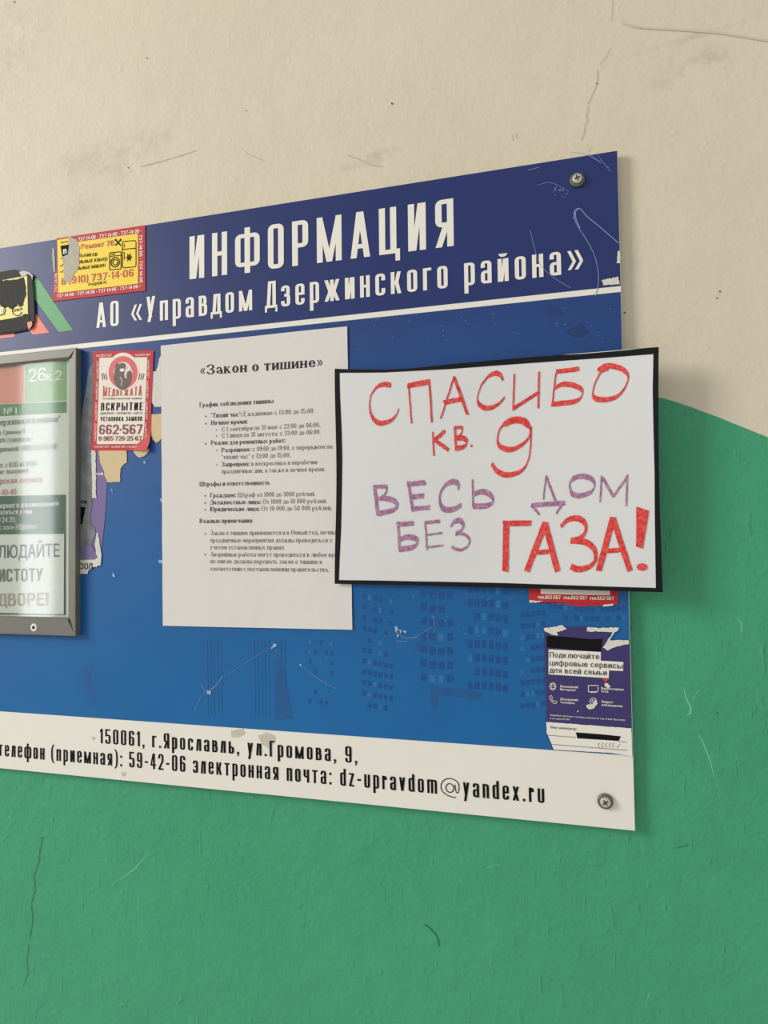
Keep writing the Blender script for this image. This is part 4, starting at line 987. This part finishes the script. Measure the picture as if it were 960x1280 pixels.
q = MB(True); write(q, 'ВСКРЫТИЕ', z(132, 728), z(563, 725), 9.6, y - .0002, 'cond'); write(q, 'УСТАНОВКА ЗАМКОВ', z(129, 838), z(556, 834), 5.4, y - .0002, 'cond')
write(q, 'ДВЕРЕЙ • СЕЙФОВ • АВТО', z(126, 768), z(562, 765), 2.6, y - .0002); write(q, 'УСТАНОВКА ВСКРЫТИЕ ЗАМКОВ', z(150, 614), z(552, 612), 1.9, y - .0002)
for x in (140, 160, 182): ribbon(q, [z(x, 345), z(x + 14, 410)], y - .0002, .7)
for x in (535, 556, 578): ribbon(q, [z(x, 345), z(x - 14, 410)], y - .0002, .7)
q.build('black_lettering', M['ink'], ls, facing=True)
q = MB(True); write(q, '662-567', z(113, 973), z(560, 970), 12.0, y - .0002, bold=.03); write(q, '8-965-726-25-67', z(108, 1040), z(553, 1038), 5.6, y - .0002, bold=.02)
q.build('phone_numbers', M['dark_red'], ls, facing=True)
q = MB(True); T = 'тел.662-567'
write(q, T, z(82, 172), z(246, 170), 2.9, y); write(q, T, z(486, 166), z(645, 164), 2.9, y)
for k in range(4):
    write(q, T, z(108 - k * 8, 400 + k * 215), z(113 - k * 8, 215 + k * 215), 2.6, y, turn=(-1, 0))
    write(q, T, z(616 - k * 9, 205 + k * 215), z(610 - k * 9, 390 + k * 215), 2.6, y, turn=(1, 0))
for k in range(3): write(q, T, z(62 + 172 * k, 1112), z(220 + 172 * k, 1112), 2.6, -.0016)
q.build('border_numbers', M['print_white'], ls, facing=True)

# remnant of a second locksmith sticker below the poster
z = zoom(640, 720, 4.8)
rs = sticker('red_sticker_remnant', [z(98, -60), z(640, -50), z(636, 165)] + ragged([z(632, 168), z(560, 178), z(430, 182), z(280, 168), z(150, 160)], .7, 3, 5)[:-6] + [z(103, 150)], 'red strip of a sticker with white phone numbers showing beneath the handmade poster', 'sticker', M['red'])
poly_part(rs, 'white_field', [z(170, -50), z(590, -45), z(588, 116), z(172, 108)], -.0012, 'cream_paper')
q = MB(True)
for k, (a, b) in enumerate(((154, 292), (308, 450), (466, 612))): write(q, T, z(a, 136 + k * 3), z(b, 138 + k * 3), 4.4, -.0012, bold=.02)
q.build('phone_numbers', M['print_white'], rs, facing=True)
q = MB(); q.poly(P(ragged([z(104, 142), z(150, 150), z(190, 150), z(150, 160), z(106, 158)], .4, 2, 5), -.0013)); q.poly(P(ragged([z(545, 172), z(608, 165), z(604, 178), z(548, 184)], .4, 2, 6), -.0013)); q.build('torn_fibre', M['torn_white'], rs, facing=True)

# indigo leaflet
lf = sticker('service_leaflet', [z(192, 308), z(440, 304), z(590, 316), z(575, 392), z(706, 384), z(710, 600), z(716, 915), z(722, 1082), z(600, 1060), z(242, 1041), z(222, 985), z(208, 940), z(206, 800)], 'indigo leaflet with white headline boxes offering digital services, right edge of the board', 'leaflet', M['indigo'])
poly_part(lf, 'white_footer', ragged([z(206, 876), z(716, 914), z(722, 1082), z(600, 1062), z(250, 1042), z(230, 990), z(208, 940)], .25, 3, 3), -.0012, 'panel')
poly_part(lf, 'headline_box', [z(220, 440), z(533, 456), z(532, 508), z(668, 516), z(667, 570), z(582, 566), z(580, 613), z(219, 590)], -.0012, 'print_white')
poly_part(lf, 'black_strip', [z(208, 359), z(330, 366), z(470, 380), z(543, 378), z(538, 420), z(531, 453), z(400, 446), z(300, 436), z(208, 428)], -.0013, 'ink')
poly_part(lf, 'short_black_strip', [z(383, 938), z(450, 943), z(560, 952), z(653, 962), z(640, 990), z(540, 983), z(392, 974)], -.0014, 'ink')
q = MB(True); write(q, 'Подключайте', z(226, 488), z(523, 500), 6.9, -.0014, bold=.005); write(q, 'цифровые сервисы', z(226, 536), z(664, 556), 6.9, -.0014, bold=.005); write(q, 'для всей семьи', z(226, 580), z(569, 597), 6.9, -.0014, bold=.005)
write(q, 'Ваш менеджер:', z(231, 913), z(390, 925), 3.0, -.0014)
ribbon(q, [z(212, 955), z(382, 968)], -.0014, .5); ribbon(q, [z(640, 992), z(686, 997)], -.0014, .5); ribbon(q, [z(240, 1010), z(690, 1046)], -.0014, .5)
q.build('black_lettering', M['ink_soft'], lf, facing=True)
q = MB()
for x in (516, 538, 560, 584, 604): ribbon(q, smooth_pts([z(x + 10, 1004), z(x, 1010), z(x + 3, 1024), z(x + 12, 1028)], 3), -.0014, .6)
ribbon(q, [z(628, 1030), z(648, 1008)], -.0014, .6); q.build('pencil_scribble', M['text_grey'], lf, facing=True)
q = MB(True); y = -.0013
for t_, a, b in (('Домашний', (289, 668), (396, 674)), ('Интернет', (289, 686), (384, 692)), ('Видеосервис', (535, 680), (672, 688)), ('Wink', (535, 698), (580, 701)), ('Домашний', (290, 744), (396, 751)), ('телефон', (290, 763), (376, 769)), ('Видео-', (538, 760), (610, 765)), ('наблюдение', (538, 779), (664, 788))):
    write(q, t_, z(*a), z(*b), 3.0, y, bold=.01)
write(q, 'Подробнее об услуге: телефон закупки по тел. 8 800 100 0 800', z(228, 838), z(678, 870), 1.9, y); write(q, 'и на сайте RT.RU', z(228, 858), z(346, 866), 1.9, y)
ribbon(q, [z(*p) for p in circle(245, 662, 19, 21, 18)], y, .7, True); ribbon(q, [z(*p) for p in circle(245, 662, 9, 21, 14)], y, .5, True); ribbon(q, [z(226, 662), z(264, 662)], y, .5); ribbon(q, [z(231, 650), z(259, 650)], y, .4); ribbon(q, [z(231, 675), z(259, 675)], y, .4)
ribbon(q, [z(*p) for p in rr(458, 656, 516, 694, 4)], y, .8, True); ribbon(q, [z(468, 698), z(506, 699)], y, .6)
ribbon(q, [z(*p) for p in ((226, 722), (236, 716), (243, 730), (238, 738), (250, 752), (258, 746), (270, 754), (266, 764), (252, 764), (234, 748), (226, 730))], y, .7, True)
ribbon(q, [z(*p) for p in circle(487, 752, 20, 20, 16)], y, .8, True); ribbon(q, [z(*p) for p in circle(487, 752, 8, 8, 12)], y, .8, True)
q.build('white_print', M['print_white'], lf, facing=True)
poly_part(lf, 'red_arrow', [z(540, 613), z(582, 615), z(562, 642)], -.0013, 'red_text')
q = MB(); ls_ = [([z(192, 312), z(240, 308), z(300, 294), z(330, 318), z(300, 330), z(270, 335), z(275, 358), z(235, 350), z(195, 330)], 1), ([z(448, 306), z(520, 312), z(640, 308), z(636, 325), z(612, 340), z(585, 385), z(700, 385), z(702, 408), z(620, 425), z(575, 446), z(546, 430), z(575, 385), z(602, 338), z(520, 334), z(450, 332)], 2), ([z(556, 642), z(575, 645), z(595, 662), z(575, 675), z(556, 660)], 3), ([z(448, 775), z(480, 768), z(505, 742), z(513, 765), z(490, 795), z(462, 802), z(448, 790)], 4), ([z(388, 812), z(400, 803), z(394, 816)], 5)]
for p, s in ls_: blob('torn_fibre', ragged(p, .5, 2, s), -.0015 - .00002 * s, M['torn_white'], lf)

# ------------------------------------------------------------------ grey snap frame with its sheets
FD = .0085
z4_ = zoom(0, 420, 4.571); z5_ = zoom(0, 600, 4.571)
fr_xr = W((101.6, 600)).x; fr_zt = W((101, 437)).z; fr_zb = W((101.6, 794)).z
BW, BB = .0115, .0195
fr_xl = fr_xr - .240
frame = thing('picture_frame', (fr_xl + .12, 0, fr_zb), 'grey aluminium picture frame with clear cover holding sheets, left side of the board', 'picture frame')
PANE = -.0056
def bar_(p0, p1, inward, name, bw, b0, b1, flat):
    """mitred bar: outer wall, crown, inner slope down to the pane; b0, b1 are the widths of the bars it meets"""
    prof = [(0, -.0006), (0, -FD + .0006), (.0006, -FD), (flat, -FD), (bw, PANE - .0002), (bw, -.0006)]
    m = MB(); rows = []
    d = (Vector(p1) - Vector(p0)).normalized(); iv = Vector(inward)
    for end, sgn, bo in ((Vector(p0), 1, b0), (Vector(p1), -1, b1)):
        rows.append([end + iv * a + d * sgn * a * bo / bw + Vector((0, b, 0)) for a, b in prof])
    n = len(prof)
    m.mesh(rows[0] + rows[1], [[i, (i + 1) % n, n + (i + 1) % n, n + i] for i in range(n)] + [list(range(n)), [n + k for k in reversed(range(n))]])
    return m.build(name, M['frame'], frame)
cs = [(fr_xl, 0, fr_zt), (fr_xr, 0, fr_zt), (fr_xr, 0, fr_zb), (fr_xl, 0, fr_zb)]
bar_(cs[0], cs[1], (0, 0, -1), 'frame_bar', BW, BW, BW, .0095); bar_(cs[1], cs[2], (-1, 0, 0), 'frame_bar', BW, BW, BB, .0022); bar_(cs[2], cs[3], (0, 0, 1), 'frame_bar', BB, BW, BW, .0175); bar_(cs[3], cs[0], (1, 0, 0), 'frame_bar', BW, BB, BW, .0022)
m = MB(); boxmb(m, fr_xl + .004, -.0016, fr_zb + .004, fr_xr - .004, -.0005, fr_zt - .004); m.build('back_board', M['panel'], frame)
gl = bpy.data.materials.new('clear_cover'); gl.use_nodes = True; nt = gl.node_tree; N = nt.nodes
for n in list(N): N.remove(n)
out = N.new('ShaderNodeOutputMaterial'); mx = N.new('ShaderNodeMixShader'); tr = N.new('ShaderNodeBsdfTransparent'); g = N.new('ShaderNodeBsdfGlossy'); ge = N.new('ShaderNodeNewGeometry')
dt = N.new('ShaderNodeVectorMath'); dt.operation = 'DOT_PRODUCT'; ab = N.new('ShaderNodeMath'); ab.operation = 'ABSOLUTE'; fz = N.new('ShaderNodeMapRange')
nt.links.new(ge.outputs['Normal'], dt.inputs[0]); nt.links.new(ge.outputs['Incoming'], dt.inputs[1]); nt.links.new(dt.outputs['Value'], ab.inputs[0]); nt.links.new(ab.outputs[0], fz.inputs['Value'])
fz.inputs['From Min'].default_value = 0; fz.inputs['From Max'].default_value = .7; fz.inputs['To Min'].default_value = .5; fz.inputs['To Max'].default_value = .045
tr.inputs[0].default_value = (.95, .96, .95, 1); g.inputs['Roughness'].default_value = .06
nt.links.new(fz.outputs[0], mx.inputs[0]); nt.links.new(tr.outputs[0], mx.inputs[1]); nt.links.new(g.outputs[0], mx.inputs[2]); nt.links.new(mx.outputs[0], out.inputs[0])
m = MB(); boxmb(m, fr_xl + BW - .001, PANE, fr_zb + BB - .001, fr_xr - BW + .001, PANE + .0008, fr_zt - BW + .001); m.build('clear_cover', gl, frame)
c = W(z5_(197, 842), -FD * .9)
cz = fr_zb + .0095; sl_y = -FD + .0006
m = MB(); lathe(m, (c.x, sl_y + .0012, c.z), [(.0046, .006), (.0046, -.0016), (.0038, -.0026), (.0020, -.0026), (.0018, -.0016)], 24); lk_r = m.build('lock_ring', M['print_white'], frame)
m = MB(); lathe(m, (c.x, sl_y + .0012, c.z), [(.0018, -.0017), (.0018, -.0021)], 16); m.build('lock_slot', M['ink'], lk_r)

YS = -.0022
def FP(pts, y=YS): return P(pts, y)
xl_in, xr_in = fr_xl + .006, fr_xr - .006
zt_in, zb_in = fr_zt - .006, fr_zb + .008
sh = thing('information_sheet', (xl_in + .1, YS, zb_in), 'pale printed sheet with green and pink blocks and number 26к.2 in the frame', 'notice')
m = MB(); m.slab([(xl_in, YS, zt_in), (xr_in, YS, zt_in), (xr_in, YS, zb_in), (xl_in, YS, zb_in)], .0003); m.build('paper_sheet', M['sheet'], sh)
y = YS - .0002
poly_part(sh, 'green_block', [z4_(143, 100), z4_(380, 85), z4_(380, 368), z4_(143, 380)], y, 'sheet_green')
poly_part(sh, 'pink_block', [z4_(-700, 170), z4_(138, 110), z4_(138, 382), z4_(-700, 420)], y, 'sheet_pink', xl_in + .0005)
poly_part(sh, 'green_band', [z4_(-700, 430), z4_(380, 374), z4_(380, 438), z4_(-700, 500)], y, 'sheet_band', xl_in + .0005)
poly_part(sh, 'dark_green_block', [z5_(-700, 110), z5_(376, 84), z5_(376, 772), z5_(-700, 760)], y, 'sheet_dark', xl_in + .0005)
yy = y - .0002
q = MB(True); write(q, '26', z4_(163, 262), z4_(262, 254), 16.2, yy, bold=.01); write(q, 'к.2', z4_(266, 256), z4_(351, 249), 11.8, yy, bold=.01); write(q, '№', z4_(22, 448), z4_(70, 445), 8.0, yy); write(q, '1', z4_(82, 446), z4_(96, 445), 8.0, yy)
write(q, 'недостоверного размещения', z5_(-150, 168), z5_(336, 147), 6.4, yy); write(q, 'обратиться к нам', z5_(-40, 200), z5_(183, 192), 6.2, yy); write(q, '0 24 23,', z5_(-12, 242), z5_(90, 240), 6.4, yy); write(q, 'с: atsm-12@list.ru', z5_(-10, 284), z5_(212, 276), 6.4, yy)
q.build('white_lettering', M['print_white'], sh, facing=True)
q = MB(True); write(q, 'Дзержинского района"', z4_(-40, 514), z4_(342, 491), 8.0, yy); write(q, 'ул. Громова 9', z4_(-22, 567), z4_(143, 558), 5.8, yy); write(q, 'dom@yandex.ru', z4_(-22, 610), z4_(175, 603), 6.6, yy); write(q, 'приемной: (4852) 59-42-06', z4_(-12, 663), z4_(325, 646), 6.6, yy)
write(q, 'пт. с 8:00 до 16:00', z4_(-10, 753), z4_(210, 740), 6.2, yy); write(q, 'вс- выходной', z4_(-6, 789), z4_(160, 782), 6.0, yy)
q.build('grey_lettering', M['text_grey'], sh, facing=True)
q = MB(True); write(q, 'диспетчерская служба', z4_(-160, 852), z4_(242, 835), 7.2, yy); write(q, '-40-40', z4_(-4, 911), z4_(92, 906), 7.2, yy); q.build('terracotta_lettering', M['text_brown'], sh, facing=True)

YT = YS - .0010
cl = thing('cleanliness_notice', W(z5_(-300, 770), YT), 'white notice with large grey capitals about a clean yard, at the foot of the frame', 'notice')
m = MB(); m.slab([Vector((max(p.x, xl_in + .006), p.y, p.z)) for p in P([z5_(-560, 318), z5_(366, 308), z5_(364, 768), z5_(-560, 745)], YT)], .0003); m.build('paper_sheet', M['sheet'], cl)
q = MB(True); write(q, 'СОБЛЮДАЙТЕ', z5_(-150, 450), z5_(341, 438), 16.0, YT - .0002, bold=.02); write(q, 'ЧИСТОТУ', z5_(-50, 582), z5_(246, 578), 16.0, YT - .0002, bold=.02)
q.build('grey_lettering', M['text_grey'], cl, facing=True)
q = MB(True); write(q, 'ВО ДВОРЕ!', z5_(-140, 724), z5_(279, 717), 16.0, YT - .0002, bold=.02); q.build('reflection_paled_lettering', M['text_reflection'], cl, facing=True)  # last line: reflection on the cover put into the letter colour
